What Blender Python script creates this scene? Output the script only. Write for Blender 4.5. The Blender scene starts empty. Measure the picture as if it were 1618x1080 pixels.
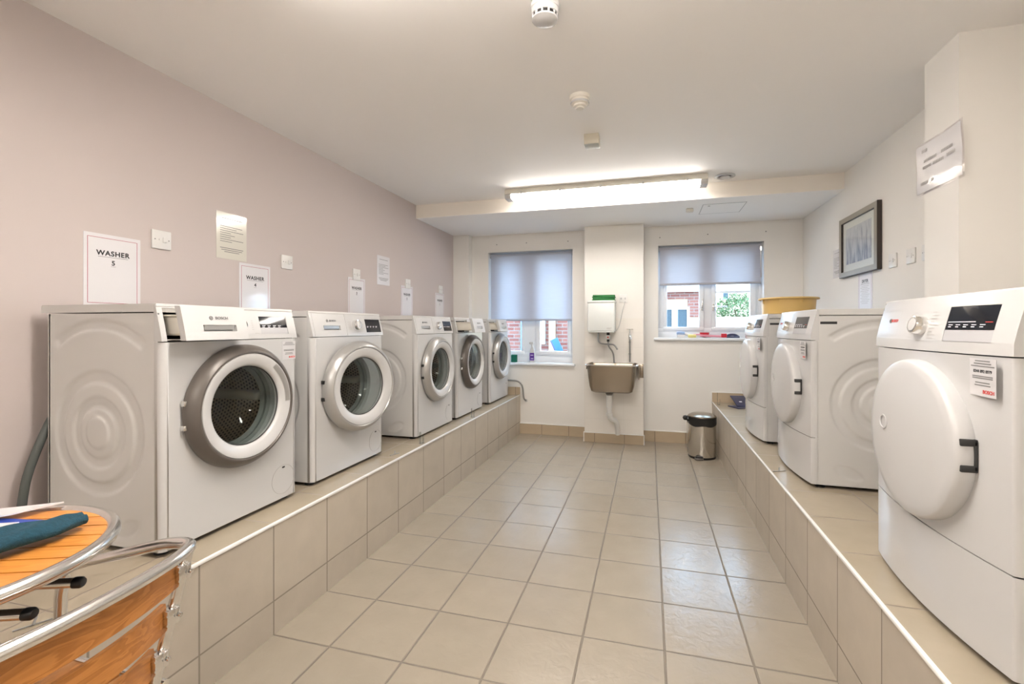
import bpy, bmesh, math, random
from mathutils import Vector, Matrix
random.seed(7)
C = bpy.context.scene.collection
sc = bpy.context.scene
PI = math.pi
T = 0.305                       # floor tile module

# ------------------------------------------------------------------ camera
cam_d = bpy.data.cameras.new('camera')
cam_d.sensor_fit = 'HORIZONTAL'; cam_d.sensor_width = 36.0
cam_d.lens = 36.0 * 719.14 / 1618
cam_d.shift_x = -(833.3 - 809.0) / 1618
cam_d.shift_y = -(540.0 - 516.2) / 1618
cam_d.clip_start = 0.05; cam_d.clip_end = 200
cam = bpy.data.objects.new('camera', cam_d); C.objects.link(cam)
cam.location = (0, 0, 1.204); cam.rotation_euler = (PI/2, 0, 0.2622)
sc.camera = cam
# ------------------------------------------------------------------ world
w = bpy.data.worlds.new('overcast_sky'); sc.world = w; w.use_nodes = True
wn = w.node_tree; wn.nodes.clear()
bgn = wn.nodes.new('ShaderNodeBackground'); won = wn.nodes.new('ShaderNodeOutputWorld')
bgn.inputs['Color'].default_value = (0.52, 0.75, 1.0, 1); bgn.inputs['Strength'].default_value = 2.1
wn.links.new(bgn.outputs[0], won.inputs['Surface'])
# ------------------------------------------------------------------ exposure
vs = sc.view_settings
sc.display_settings.display_device = 'sRGB'
vs.view_transform = 'Standard'; vs.look = 'None'; vs.gamma = 1.0; vs.use_curve_mapping = False
vs.exposure = 2.82
TUBE_STRENGTH = 7.8          # the two battens over the near half of the room
TUBE_STRENGTH_FAR = 5.1      # the batten by the bulkhead, dimmed to even out the light
TUBE_COLOR = (1.0, 0.925, 0.85)
# daylight portals at the two window openings
def portal(x0, x1, z0, z1):
    l = bpy.data.lights.new('window_portal', 'AREA'); l.shape = 'RECTANGLE'
    l.size = x1 - x0; l.size_y = z1 - z0; l.cycles.is_portal = True
    o = bpy.data.objects.new('window_portal', l); C.objects.link(o)
    o.location = ((x0+x1)/2, 5.30, (z0+z1)/2); o.rotation_euler = (-PI/2, 0, 0)
portal(-1.8, -0.82, 0.80, 2.06)
portal(0.09, 1.10, 1.09, 2.06)

# ------------------------------------------------------------------ materials
def S(r, g, b):
    f = lambda c: (c/255/12.92) if c/255 <= 0.04045 else ((c/255+0.055)/1.055)**2.4
    return (f(r), f(g), f(b))
def newmat(name):
    m = bpy.data.materials.new(name); m.use_nodes = True
    nt = m.node_tree; nt.nodes.clear()
    out = nt.nodes.new('ShaderNodeOutputMaterial'); b = nt.nodes.new('ShaderNodeBsdfPrincipled')
    nt.links.new(b.outputs[0], out.inputs['Surface'])
    return m, nt, b, out
def mth(nt, op, a, b=None, c=None):
    n = nt.nodes.new('ShaderNodeMath'); n.operation = op
    for i, v in enumerate((a, b, c)):
        if v is None: continue
        if isinstance(v, (int, float)): n.inputs[i].default_value = v
        else: nt.links.new(v, n.inputs[i])
    return n.outputs[0]
def mat(name, col, rough=0.5, metal=0.0, noise=0.0, nscale=30.0, bump=0.0, bscale=60.0, coat=0.0, trans=0.0, aniso=None, spec=0.5):
    m, nt, b, out = newmat(name)
    b.inputs['Base Color'].default_value = (*col, 1); b.inputs['Roughness'].default_value = rough
    b.inputs['Metallic'].default_value = metal; b.inputs['Coat Weight'].default_value = coat
    b.inputs['Specular IOR Level'].default_value = spec
    if trans: b.inputs['Transmission Weight'].default_value = trans
    tc = nt.nodes.new('ShaderNodeTexCoord')
    def tex(scale):
        n = nt.nodes.new('ShaderNodeTexNoise'); n.inputs['Scale'].default_value = scale
        n.inputs['Detail'].default_value = 3
        if aniso:
            mp = nt.nodes.new('ShaderNodeMapping'); mp.inputs['Scale'].default_value = aniso
            nt.links.new(tc.outputs['Object'], mp.inputs[0]); nt.links.new(mp.outputs[0], n.inputs['Vector'])
        else: nt.links.new(tc.outputs['Object'], n.inputs['Vector'])
        return n.outputs['Fac']
    if noise:
        r = nt.nodes.new('ShaderNodeMapRange'); r.inputs['To Min'].default_value = 1-noise; r.inputs['To Max'].default_value = 1+noise
        nt.links.new(tex(nscale), r.inputs['Value'])
        mx = nt.nodes.new('ShaderNodeVectorMath'); mx.operation = 'SCALE'; mx.inputs[0].default_value = col
        nt.links.new(r.outputs[0], mx.inputs['Scale']); nt.links.new(mx.outputs[0], b.inputs['Base Color'])
    if bump:
        bp = nt.nodes.new('ShaderNodeBump'); bp.inputs['Strength'].default_value = bump; bp.inputs['Distance'].default_value = 0.002
        nt.links.new(tex(bscale), bp.inputs['Height']); nt.links.new(bp.outputs[0], b.inputs['Normal'])
    return m
def tile_mat(name, col, grout, axes, size, off, gw=0.008, rough=0.35, vary=0.05, bump=0.25, mott=0.06, bscale=25):
    """ceramic tiles laid on a world grid; axes e.g. 'XY'; size/off in metres per axis"""
    m, nt, b, out = newmat(name)
    g = nt.nodes.new('ShaderNodeNewGeometry'); sp = nt.nodes.new('ShaderNodeSeparateXYZ'); nt.links.new(g.outputs['Position'], sp.inputs[0])
    ms = []; ids = []
    for ax, s, o in zip(axes, size, off):
        v = mth(nt, 'DIVIDE', mth(nt, 'SUBTRACT', sp.outputs[ax], o), s)
        f = mth(nt, 'FRACT', v); ids.append(mth(nt, 'FLOOR', v))
        e = mth(nt, 'MINIMUM', f, mth(nt, 'SUBTRACT', 1.0, f))
        ms.append(mth(nt, 'MULTIPLY', e, s))
    d = mth(nt, 'MINIMUM', ms[0], ms[1]) if len(ms) > 1 else ms[0]
    mr = nt.nodes.new('ShaderNodeMapRange'); mr.inputs['From Min'].default_value = gw*0.35; mr.inputs['From Max'].default_value = gw*0.65
    nt.links.new(d, mr.inputs['Value'])                       # 0 in grout, 1 on tile
    cb = nt.nodes.new('ShaderNodeCombineXYZ'); nt.links.new(ids[0], cb.inputs[0])
    if len(ids) > 1: nt.links.new(ids[1], cb.inputs[1])
    wnz = nt.nodes.new('ShaderNodeTexWhiteNoise'); nt.links.new(cb.outputs[0], wnz.inputs['Vector'])
    nz = nt.nodes.new('ShaderNodeTexNoise'); nz.inputs['Scale'].default_value = 9; nz.inputs['Detail'].default_value = 5
    nt.links.new(g.outputs['Position'], nz.inputs['Vector'])
    br = mth(nt, 'ADD', mth(nt, 'MULTIPLY', mth(nt, 'SUBTRACT', wnz.outputs['Value'], 0.5), vary*2), mth(nt, 'MULTIPLY', mth(nt, 'SUBTRACT', nz.outputs['Fac'], 0.5), mott*4))
    sc_ = nt.nodes.new('ShaderNodeVectorMath'); sc_.operation = 'SCALE'; sc_.inputs[0].default_value = col
    nt.links.new(mth(nt, 'ADD', br, 1.0), sc_.inputs['Scale'])
    mix = nt.nodes.new('ShaderNodeMix'); mix.data_type = 'RGBA'
    nt.links.new(mr.outputs[0], mix.inputs['Factor']); mix.inputs[6].default_value = (*grout, 1); nt.links.new(sc_.outputs[0], mix.inputs[7])
    nt.links.new(mix.outputs[2], b.inputs['Base Color'])
    n2 = nt.nodes.new('ShaderNodeTexNoise'); n2.inputs['Scale'].default_value = bscale; n2.inputs['Detail'].default_value = 6; n2.inputs['Distortion'].default_value = 1.0
    nt.links.new(g.outputs['Position'], n2.inputs['Vector'])
    hgt = mth(nt, 'ADD', mth(nt, 'MULTIPLY', n2.outputs['Fac'], 0.5), mr.outputs[0])
    bp = nt.nodes.new('ShaderNodeBump'); bp.inputs['Strength'].default_value = bump; bp.inputs['Distance'].default_value = 0.004
    nt.links.new(hgt, bp.inputs['Height']); nt.links.new(bp.outputs[0], b.inputs['Normal'])
    rr = mth(nt, 'ADD', mth(nt, 'MULTIPLY', mth(nt, 'SUBTRACT', 1.0, mr.outputs[0]), 0.4), rough)
    nt.links.new(rr, b.inputs['Roughness'])
    return m
def wood_mat(name, axis, c1, c2):
    m, nt, b, out = newmat(name)
    tc = nt.nodes.new('ShaderNodeTexCoord'); mp = nt.nodes.new('ShaderNodeMapping')
    mp.inputs['Scale'].default_value = tuple(2.5 if i == axis else 16 for i in range(3))
    nt.links.new(tc.outputs['Object'], mp.inputs[0])
    n = nt.nodes.new('ShaderNodeTexNoise'); n.inputs['Scale'].default_value = 1.6; n.inputs['Detail'].default_value = 4; n.inputs['Distortion'].default_value = 0.6
    nt.links.new(mp.outputs[0], n.inputs['Vector'])
    f = mth(nt, 'FRACT', mth(nt, 'MULTIPLY', n.outputs['Fac'], 7.0))
    r = nt.nodes.new('ShaderNodeValToRGB'); r.color_ramp.elements[0].color = (*c1, 1); r.color_ramp.elements[1].color = (*c2, 1)
    e = r.color_ramp.elements.new(0.85); e.color = (*[x*1.0 for x in c2], 1); r.color_ramp.elements[-1].color = (*c1, 1)
    nt.links.new(f, r.inputs[0]); nt.links.new(r.outputs[0], b.inputs['Base Color'])
    b.inputs['Roughness'].default_value = 0.38; b.inputs['Coat Weight'].default_value = 0.25; b.inputs['Coat Roughness'].default_value = 0.25
    return m
def brick_mat(name, c1, c2, mortar):
    m, nt, b, out = newmat(name)
    g = nt.nodes.new('ShaderNodeNewGeometry'); sp = nt.nodes.new('ShaderNodeSeparateXYZ'); cb = nt.nodes.new('ShaderNodeCombineXYZ')
    nt.links.new(g.outputs['Position'], sp.inputs[0]); nt.links.new(mth(nt, 'ADD', sp.outputs['X'], sp.outputs['Y']), cb.inputs[0]); nt.links.new(sp.outputs['Z'], cb.inputs[1])
    t = nt.nodes.new('ShaderNodeTexBrick'); t.inputs['Scale'].default_value = 1.0; t.inputs['Mortar Size'].default_value = 0.009
    t.inputs['Brick Width'].default_value = 0.225; t.inputs['Row Height'].default_value = 0.075
    t.inputs['Color1'].default_value = (*c1, 1); t.inputs['Color2'].default_value = (*c2, 1); t.inputs['Mortar'].default_value = (*mortar, 1)
    nt.links.new(cb.outputs[0], t.inputs['Vector']); nt.links.new(t.outputs['Color'], b.inputs['Base Color']); b.inputs['Roughness'].default_value = 0.9
    return m
def glass_mat(name, tint=(1, 1, 1), gl=0.08, rough=0.02):
    m = bpy.data.materials.new(name); m.use_nodes = True; nt = m.node_tree; nt.nodes.clear()
    out = nt.nodes.new('ShaderNodeOutputMaterial'); t = nt.nodes.new('ShaderNodeBsdfTransparent'); g = nt.nodes.new('ShaderNodeBsdfGlossy')
    t.inputs[0].default_value = (*tint, 1); g.inputs['Roughness'].default_value = rough
    lw = nt.nodes.new('ShaderNodeLayerWeight'); lw.inputs[0].default_value = 0.5
    mx = nt.nodes.new('ShaderNodeMixShader'); nt.links.new(mth(nt, 'ADD', mth(nt, 'MULTIPLY', mth(nt, 'POWER', lw.outputs['Facing'], 4.0), 0.55), gl*0.6), mx.inputs[0])
    nt.links.new(t.outputs[0], mx.inputs[1]); nt.links.new(g.outputs[0], mx.inputs[2]); nt.links.new(mx.outputs[0], out.inputs['Surface'])
    return m
def emis_mat(name, col, st):
    m = bpy.data.materials.new(name); m.use_nodes = True; nt = m.node_tree; nt.nodes.clear()
    out = nt.nodes.new('ShaderNodeOutputMaterial'); e = nt.nodes.new('ShaderNodeEmission')
    e.inputs[0].default_value = (*col, 1); e.inputs[1].default_value = st; nt.links.new(e.outputs[0], out.inputs['Surface'])
    return m
def fabric_blind(name, col, tr):
    m = bpy.data.materials.new(name); m.use_nodes = True; nt = m.node_tree; nt.nodes.clear()
    out = nt.nodes.new('ShaderNodeOutputMaterial'); d = nt.nodes.new('ShaderNodeBsdfDiffuse'); t = nt.nodes.new('ShaderNodeBsdfTranslucent')
    g = nt.nodes.new('ShaderNodeNewGeometry'); sp = nt.nodes.new('ShaderNodeSeparateXYZ'); nt.links.new(g.outputs['Position'], sp.inputs[0])
    n = nt.nodes.new('ShaderNodeTexNoise'); n.inputs['Scale'].default_value = 1.0; n.inputs['Detail'].default_value = 2
    mp = nt.nodes.new('ShaderNodeMapping'); mp.inputs['Scale'].default_value = (6, 6, 260); nt.links.new(g.outputs['Position'], mp.inputs[0]); nt.links.new(mp.outputs[0], n.inputs['Vector'])
    v = nt.nodes.new('ShaderNodeVectorMath'); v.operation = 'SCALE'; v.inputs[0].default_value = col
    nt.links.new(mth(nt, 'ADD', mth(nt, 'MULTIPLY', n.outputs['Fac'], 0.16), 0.92), v.inputs['Scale'])
    nt.links.new(v.outputs[0], d.inputs[0]); nt.links.new(v.outputs[0], t.inputs[0])
    mx = nt.nodes.new('ShaderNodeMixShader'); mx.inputs[0].default_value = tr
    nt.links.new(d.outputs[0], mx.inputs[1]); nt.links.new(t.outputs[0], mx.inputs[2]); nt.links.new(mx.outputs[0], out.inputs['Surface'])
    return m

OX = -4.8222*T; OY = 4.7947*T           # floor grid origin
M = {}
TILE = (0.56, 0.475, 0.365); GROUT = (0.28, 0.23, 0.175)
M['floor'] = tile_mat('floor_tile', (0.35, 0.305, 0.245), (0.215, 0.185, 0.15), 'XY', (T, T), (OX, OY), gw=0.007, rough=0.24, vary=0.035, bump=0.75, mott=0.04)
M['plinth_face'] = tile_mat('plinth_face_tile', (0.49, 0.435, 0.36), (0.27, 0.235, 0.19), 'YZ', (T, T), (OY, 0.131), gw=0.006, rough=0.42, vary=0.05, bump=0.25, mott=0.06)
M['plinth_top'] = tile_mat('plinth_top_tile', (0.40, 0.34, 0.255), (0.25, 0.205, 0.16), 'XY', (0.62, T*1.0), (-2.2, OY), gw=0.006, rough=0.24, vary=0.04, bump=0.2, mott=0.05)
M['skirt'] = tile_mat('skirting_tile', (0.50, 0.40, 0.28), (0.25, 0.20, 0.155), 'XY', (T, 50), (OX, -20), gw=0.006, rough=0.4, vary=0.05, bump=0.2, mott=0.05)
M['walltile'] = tile_mat('white_wall_tile', (0.83, 0.80, 0.75), (0.74, 0.71, 0.66), 'XZ', (0.20, 0.15), (-0.66, 0.095), gw=0.004, rough=0.15, vary=0.01, bump=0.10, mott=0.0, bscale=4)
M['paint'] = mat('cream_wall_paint', (0.80, 0.78, 0.745), 0.6, bump=0.06, bscale=90)
M['ceil'] = mat('white_ceiling_paint', (0.90, 0.885, 0.87), 0.7, bump=0.05, bscale=60)
M['pink'] = mat('pale_pink_wall_paint', (0.57, 0.505, 0.487), 0.6, bump=0.06, bscale=90)
M['beam'] = mat('cream_beam_paint', (0.85, 0.80, 0.73), 0.6)
M['enamel'] = mat('white_enamel', (0.56, 0.56, 0.56), 0.16, coat=0.3)
M['enamel_side'] = mat('white_enamel_sides', (0.60, 0.595, 0.585), 0.30)
M['plastic'] = mat('white_plastic', (0.57, 0.57, 0.57), 0.25)
M['plastic2'] = mat('off_white_plastic', (0.72, 0.69, 0.62), 0.35)
M['upvc'] = mat('white_upvc', (0.80, 0.83, 0.87), 0.25)
M['trimw'] = mat('white_tile_trim', (0.85, 0.84, 0.82), 0.25)
M['silver'] = mat('silver_plastic', (0.42, 0.415, 0.405), 0.30, metal=0.45)
M['titan'] = mat('dark_titanium_plastic', (0.125, 0.11, 0.098), 0.36, metal=0.2)
M['chrome'] = mat('chrome', (0.82, 0.82, 0.82), 0.07, metal=1)
M['alu'] = mat('polished_aluminium', (0.80, 0.79, 0.77), 0.20, metal=1)
M['steel'] = mat('brushed_steel', (0.36, 0.31, 0.25), 0.26, metal=1, noise=0.12, nscale=1.0, aniso=(8, 8, 300))
M['binsteel'] = mat('mirror_steel', (0.66, 0.63, 0.58), 0.13, metal=1)
M['brasspipe'] = mat('painted_grey_pipe', (0.30, 0.30, 0.29), 0.35, metal=0.6)
M['black'] = mat('black_plastic', (0.012, 0.012, 0.013), 0.3)
M['rubber'] = mat('grey_rubber', (0.20, 0.215, 0.205), 0.42)
M['hose'] = mat('grey_hose', (0.085, 0.095, 0.09), 0.55)
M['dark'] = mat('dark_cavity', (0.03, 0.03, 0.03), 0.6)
M['display'] = mat('dark_display_glass', (0.010, 0.012, 0.018), 0.06)
M['keys'] = mat('pale_grey_key_strip', (0.50, 0.50, 0.52), 0.2)
M['ink'] = mat('black_ink', (0.02, 0.02, 0.022), 0.6)
M['inkgrey'] = mat('grey_ink', (0.20, 0.20, 0.20), 0.6)
M['inkfaint'] = mat('faint_grey_ink', (0.42, 0.41, 0.40), 0.6)
M['inkred'] = mat('red_ink', (0.62, 0.06, 0.05), 0.5)
M['inkmag'] = mat('crimson_border_ink', (0.42, 0.06, 0.12), 0.5)
M['inkwhite'] = mat('white_print', (0.8, 0.8, 0.85), 0.5)
M['switch'] = mat('white_switch_plastic', (0.74, 0.735, 0.72), 0.3)
M['paper'] = mat('laminated_white_paper', (0.75, 0.74, 0.76), 0.12, coat=0.4)
M['papermatt'] = mat('satin_white_paper', (0.74, 0.73, 0.76), 0.45)
M['papercream'] = mat('laminated_cream_paper', (0.70, 0.68, 0.61), 0.12, coat=0.4)
M['film'] = glass_mat('laminating_film', (0.97, 0.96, 0.97), 0.10, 0.12)
M['pane'] = glass_mat('window_glass', (0.97, 0.99, 1.0), 0.03)
M['label'] = mat('translucent_label', (0.60, 0.59, 0.60), 0.3)
M['doorglass'] = glass_mat('washer_door_glass', (0.80, 0.83, 0.82), 0.07)
M['green'] = mat('green_cloth', (0.03, 0.20, 0.055), 0.7, noise=0.3, nscale=40)
M['heater'] = mat('pale_heater_casing', (0.70, 0.73, 0.72), 0.25)
M['yellow'] = mat('yellow_tub_plastic', (0.66, 0.45, 0.16), 0.4)
M['navy'] = mat('navy_booklet_cover', (0.035, 0.035, 0.09), 0.4)
M['teal'] = mat('teal_fleece', (0.010, 0.055, 0.085), 0.95, noise=0.45, nscale=120, bump=1.0, bscale=350)
M['bluep'] = mat('blue_paper', (0.02, 0.06, 0.36), 0.35)
M['teak_x'] = wood_mat('teak_along_slat', 0, (0.56, 0.21, 0.035), (0.66, 0.28, 0.055))
M['teak_y'] = wood_mat('teak_along_back', 1, (0.40, 0.15, 0.03), (0.56, 0.23, 0.055))
M['tubglow'] = emis_mat('lit_diffuser', TUBE_COLOR, TUBE_STRENGTH)
M['tubglow_far'] = emis_mat('lit_diffuser_dimmer', TUBE_COLOR, TUBE_STRENGTH_FAR)
M['clear'] = glass_mat('clear_plastic', (0.85, 0.86, 0.84), 0.12, 0.1)
M['blind1'] = fabric_blind('blue_grey_blind_fabric', (0.50, 0.52, 0.59), 0.25)
M['blind2'] = fabric_blind('grey_blind_fabric', (0.48, 0.48, 0.53), 0.20)
M['brick'] = brick_mat('red_brick', (0.12, 0.032, 0.022), (0.165, 0.058, 0.040), (0.15, 0.115, 0.10))
M['render'] = mat('cream_render', (0.33, 0.25, 0.165), 0.9)
M['rooftile'] = mat('brown_roof', (0.085, 0.048, 0.025), 0.9, noise=0.2, nscale=8)
M['leaf'] = mat('green_leaves', (0.06, 0.11, 0.035), 0.7, noise=0.5, nscale=9)
M['grass'] = mat('paving_outside', (0.42, 0.39, 0.34), 0.9, noise=0.1)
M['darkglass'] = mat('dark_window_glass', (0.035, 0.05, 0.06), 0.5, spec=0.2)
M['bluepipe'] = mat('grey_blue_downpipe', (0.06, 0.12, 0.22), 0.4)
M['bluesheet'] = mat('bright_blue_plastic', (0.010, 0.07, 0.15), 0.45)
M['purple'] = mat('purple_label', (0.10, 0.03, 0.28), 0.4)
M['sponge'] = mat('dark_green_sponge', (0.005, 0.12, 0.075), 0.9)
M['red'] = mat('red_plastic', (0.60, 0.02, 0.04), 0.35)
M['pinkp'] = mat('pink_plastic', (0.72, 0.30, 0.38), 0.4)
M['blueb'] = mat('pale_blue_brush', (0.32, 0.45, 0.70), 0.6)
M['yellowp'] = mat('pale_yellow_plastic', (0.72, 0.66, 0.25), 0.5)
M['smalldark'] = mat('dark_brown_frame', (0.035, 0.025, 0.02), 0.4)
M['frame'] = mat('champagne_frame', (0.42, 0.39, 0.33), 0.3, metal=0.5)
M['mount'] = mat('cream_picture_mount', (0.80, 0.77, 0.70), 0.5)
M['boxgrey'] = mat('ivory_metal_box', (0.55, 0.51, 0.42), 0.4)
M['boxface'] = mat('grey_box_face', (0.42, 0.43, 0.39), 0.4)
M['pvc'] = mat('white_waste_pipe', (0.76, 0.76, 0.74), 0.3)
def drum_mat():
    """steel with rows of round holes, laid out around the drum's own axis"""
    m, nt, b, out = newmat('perforated_drum_steel')
    tc = nt.nodes.new('ShaderNodeTexCoord'); sp = nt.nodes.new('ShaderNodeSeparateXYZ'); nt.links.new(tc.outputs['Object'], sp.inputs[0])
    x, y, z = sp.outputs
    r = mth(nt, 'SQRT', mth(nt, 'ADD', mth(nt, 'MULTIPLY', x, x), mth(nt, 'MULTIPLY', z, z)))
    a = mth(nt, 'MULTIPLY', mth(nt, 'ARCTAN2', x, z), 84/(2*PI)); w_ = mth(nt, 'DIVIDE', mth(nt, 'SUBTRACT', y, r), 0.016)
    fa = mth(nt, 'SUBTRACT', mth(nt, 'FRACT', mth(nt, 'ADD', a, mth(nt, 'MULTIPLY', mth(nt, 'FLOOR', w_), 0.5))), 0.5); fw = mth(nt, 'SUBTRACT', mth(nt, 'FRACT', w_), 0.5)
    d = mth(nt, 'SQRT', mth(nt, 'ADD', mth(nt, 'MULTIPLY', fa, fa), mth(nt, 'MULTIPLY', fw, fw)))
    rp = nt.nodes.new('ShaderNodeValToRGB'); rp.color_ramp.elements[0].position = 0.24; rp.color_ramp.elements[0].color = (0.008, 0.007, 0.006, 1)
    rp.color_ramp.elements[1].position = 0.30; rp.color_ramp.elements[1].color = (0.62, 0.52, 0.38, 1)
    nt.links.new(d, rp.inputs[0]); nt.links.new(rp.outputs[0], b.inputs['Base Color'])
    b.inputs['Metallic'].default_value = 0.85; b.inputs['Roughness'].default_value = 0.38
    return m
M['drum'] = drum_mat()
def art_mat():
    m, nt, b, out = newmat('watercolour_print')
    tc = nt.nodes.new('ShaderNodeTexCoord'); sp = nt.nodes.new('ShaderNodeSeparateXYZ'); nt.links.new(tc.outputs['Object'], sp.inputs[0])
    def nz(scale, vec):
        mp = nt.nodes.new('ShaderNodeMapping'); mp.inputs['Scale'].default_value = vec; nt.links.new(tc.outputs['Object'], mp.inputs[0])
        n = nt.nodes.new('ShaderNodeTexNoise'); n.inputs['Scale'].default_value = scale; n.inputs['Detail'].default_value = 4; nt.links.new(mp.outputs[0], n.inputs['Vector']); return n.outputs['Fac']
    streak = nz(6, (1, 7, 1.3)); soft = nz(5, (1, 1, 1))
    r = nt.nodes.new('ShaderNodeValToRGB'); cr = r.color_ramp
    cr.elements[0].color = (*S(78, 84, 108), 1); cr.elements[1].color = (*S(205, 203, 205), 1); cr.elements[1].position = 0.72; cr.elements[0].position = 0.3
    e = cr.elements.new(0.5); e.color = (*S(128, 132, 150), 1)
    hz = mth(nt, 'MULTIPLY', sp.outputs['Z'], 0.8)
    nt.links.new(mth(nt, 'ADD', mth(nt, 'ADD', mth(nt, 'MULTIPLY', streak, 0.75), mth(nt, 'MULTIPLY', soft, 0.25)), hz), r.inputs[0])
    nt.links.new(r.outputs[0], b.inputs['Base Color']); b.inputs['Roughness'].default_value = 0.5
    return m
M['art'] = art_mat()

# ------------------------------------------------------------------ mesh helpers
class MB:
    def __init__(s): s.bm = bmesh.new()
    def box(s, x0, x1, y0, y1, z0, z1, bev=0.0, seg=2, mtx=None):
        r = bmesh.ops.create_cube(s.bm, size=1.0)
        vs_ = r['verts']
        for v in vs_:
            v.co = Vector(((x0+x1)/2 + v.co.x*(x1-x0), (y0+y1)/2 + v.co.y*(y1-y0), (z0+z1)/2 + v.co.z*(z1-z0)))
        if mtx is not None:
            for v in vs_: v.co = mtx @ v.co
        if bev > 0:
            es = list({e for v in vs_ for e in v.link_edges})
            bmesh.ops.bevel(s.bm, geom=es, offset=min(bev, 0.49*min(abs(x1-x0), abs(y1-y0), abs(z1-z0))), segments=seg, profile=0.5, affect='EDGES')
        return s
    def quad(s, *p):
        vs_ = [s.bm.verts.new(Vector(q)) for q in p]; s.bm.faces.new(vs_); return s
    def prism(s, prof, a0, a1, axis='X'):
        """extrude a closed 2-D profile along an axis; profile coords are the other two axes in order"""
        def P(u, v, a):
            return {'X': (a, u, v), 'Y': (u, a, v), 'Z': (u, v, a)}[axis]
        A = [s.bm.verts.new(P(u, v, a0)) for u, v in prof]; B = [s.bm.verts.new(P(u, v, a1)) for u, v in prof]
        n = len(prof)
        for i in range(n): s.bm.faces.new((A[i], A[(i+1) % n], B[(i+1) % n], B[i]))
        s.bm.faces.new(A[::-1]); s.bm.faces.new(B)
        return s
    def lathe(s, prof, c=(0, 0, 0), axis='Z', n=48, closed=False, sx=1.0, sy=1.0):
        rings = []
        for r, h in prof:
            if r < 1e-6:
                p = {'Z': (0, 0, h), 'Y': (0, h, 0), 'X': (h, 0, 0)}[axis]
                rings.append([s.bm.verts.new(Vector(c)+Vector(p))])
            else:
                ring = []
                for i in range(n):
                    t = 2*PI*i/n; a, b = r*math.cos(t)*sx, r*math.sin(t)*sy
                    p = {'Z': (a, b, h), 'Y': (a, h, b), 'X': (h, a, b)}[axis]
                    ring.append(s.bm.verts.new(Vector(c)+Vector(p)))
                rings.append(ring)
        prs = list(zip(rings[:-1], rings[1:]))
        if closed: prs.append((rings[-1], rings[0]))
        for A, B in prs:
            if len(A) == 1 and len(B) == 1: continue
            for i in range(n):
                j = (i+1) % n
                if len(A) == 1: s.bm.faces.new((A[0], B[j], B[i]))
                elif len(B) == 1: s.bm.faces.new((A[i], A[j], B[0]))
                else: s.bm.faces.new((A[i], A[j], B[j], B[i]))
        return s
    def cyl(s, c, r, h, axis='Z', n=32, bev=0.0):
        if bev: return s.lathe([(0, 0), (r-bev, 0), (r, bev), (r, h-bev), (r-bev, h), (0, h)], c, axis, n)
        return s.lathe([(0, 0), (r, 0), (r, h), (0, h)], c, axis, n)
    def tube(s, pts, r, n=14, closed=False, cap=True):
        P = [Vector(p) for p in pts]; m = len(P); rings = []; up = None
        for i in range(m):
            a = P[i-1] if (i > 0 or closed) else P[i]; b = P[(i+1) % m] if (i < m-1 or closed) else P[i]
            t = (b-a).normalized()
            if up is None:
                up = Vector((0, 0, 1)) if abs(t.z) < 0.9 else Vector((1, 0, 0))
            x = t.cross(up).normalized(); up = x.cross(t).normalized()
            rr = r[i] if isinstance(r, (list, tuple)) else r
            rings.append([s.bm.verts.new(P[i] + x*rr*math.cos(2*PI*k/n) + up*rr*math.sin(2*PI*k/n)) for k in range(n)])
        rng = range(m) if closed else range(m-1)
        for i in rng:
            A, B = rings[i], rings[(i+1) % m]
            for k in range(n): s.bm.faces.new((A[k], A[(k+1) % n], B[(k+1) % n], B[k]))
        if cap and not closed:
            s.bm.faces.new(rings[0][::-1]); s.bm.faces.new(rings[-1])
        return s
    def sheet(s, f, nu, nv, thick=0.0):
        """grid surface f(u,v)->point, u,v in 0..1; thick gives it a back face"""
        G = [[s.bm.verts.new(Vector(f(i/nu, j/nv))) for i in range(nu+1)] for j in range(nv+1)]
        for j in range(nv):
            for i in range(nu): s.bm.faces.new((G[j][i], G[j][i+1], G[j+1][i+1], G[j+1][i]))
        if thick:
            s.bm.normal_update()
            geo = s.bm.faces[:]
            bmesh.ops.solidify(s.bm, geom=geo, thickness=thick)
        return s
    def build(s, name, material, parent=None, smooth=35, loc=None):
        bmesh.ops.remove_doubles(s.bm, verts=s.bm.verts[:], dist=1e-6)
        bmesh.ops.recalc_face_normals(s.bm, faces=s.bm.faces[:])
        me = bpy.data.meshes.new(name); s.bm.to_mesh(me); s.bm.free()
        me.materials.append(material)
        if smooth:
            me.shade_smooth()
            try: me.set_sharp_from_angle(angle=math.radians(smooth))
            except Exception: pass
        o = bpy.data.objects.new(name, me); C.objects.link(o)
        if parent is not None: o.parent = parent
        if loc is not None: o.location = loc
        return o
def bez(pts, r=0.04, n=6):
    """polyline with rounded corners"""
    P = [Vector(p) for p in pts]; out = [P[0]]
    for i in range(1, len(P)-1):
        a, b, c = P[i-1], P[i], P[i+1]
        d1 = min(r, (b-a).length*0.49); d2 = min(r, (c-b).length*0.49)
        p0 = b+(a-b).normalized()*d1; p2 = b+(c-b).normalized()*d2
        for k in range(n+1):
            t = k/n; out.append(p0*(1-t)**2 + b*2*t*(1-t) + p2*t*t)
    out.append(P[-1]); return out
def crom(pts, n=8):
    P = [Vector(p) for p in pts]; P = [P[0]*2-P[1]]+P+[P[-1]*2-P[-2]]; out = []
    for i in range(1, len(P)-2):
        for k in range(n):
            t = k/n; a, b, c, d = P[i-1], P[i], P[i+1], P[i+2]
            out.append(0.5*((2*b)+(c-a)*t+(2*a-5*b+4*c-d)*t*t+(3*b-a-3*c+d)*t**3))
    out.append(P[-2]); return out
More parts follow.
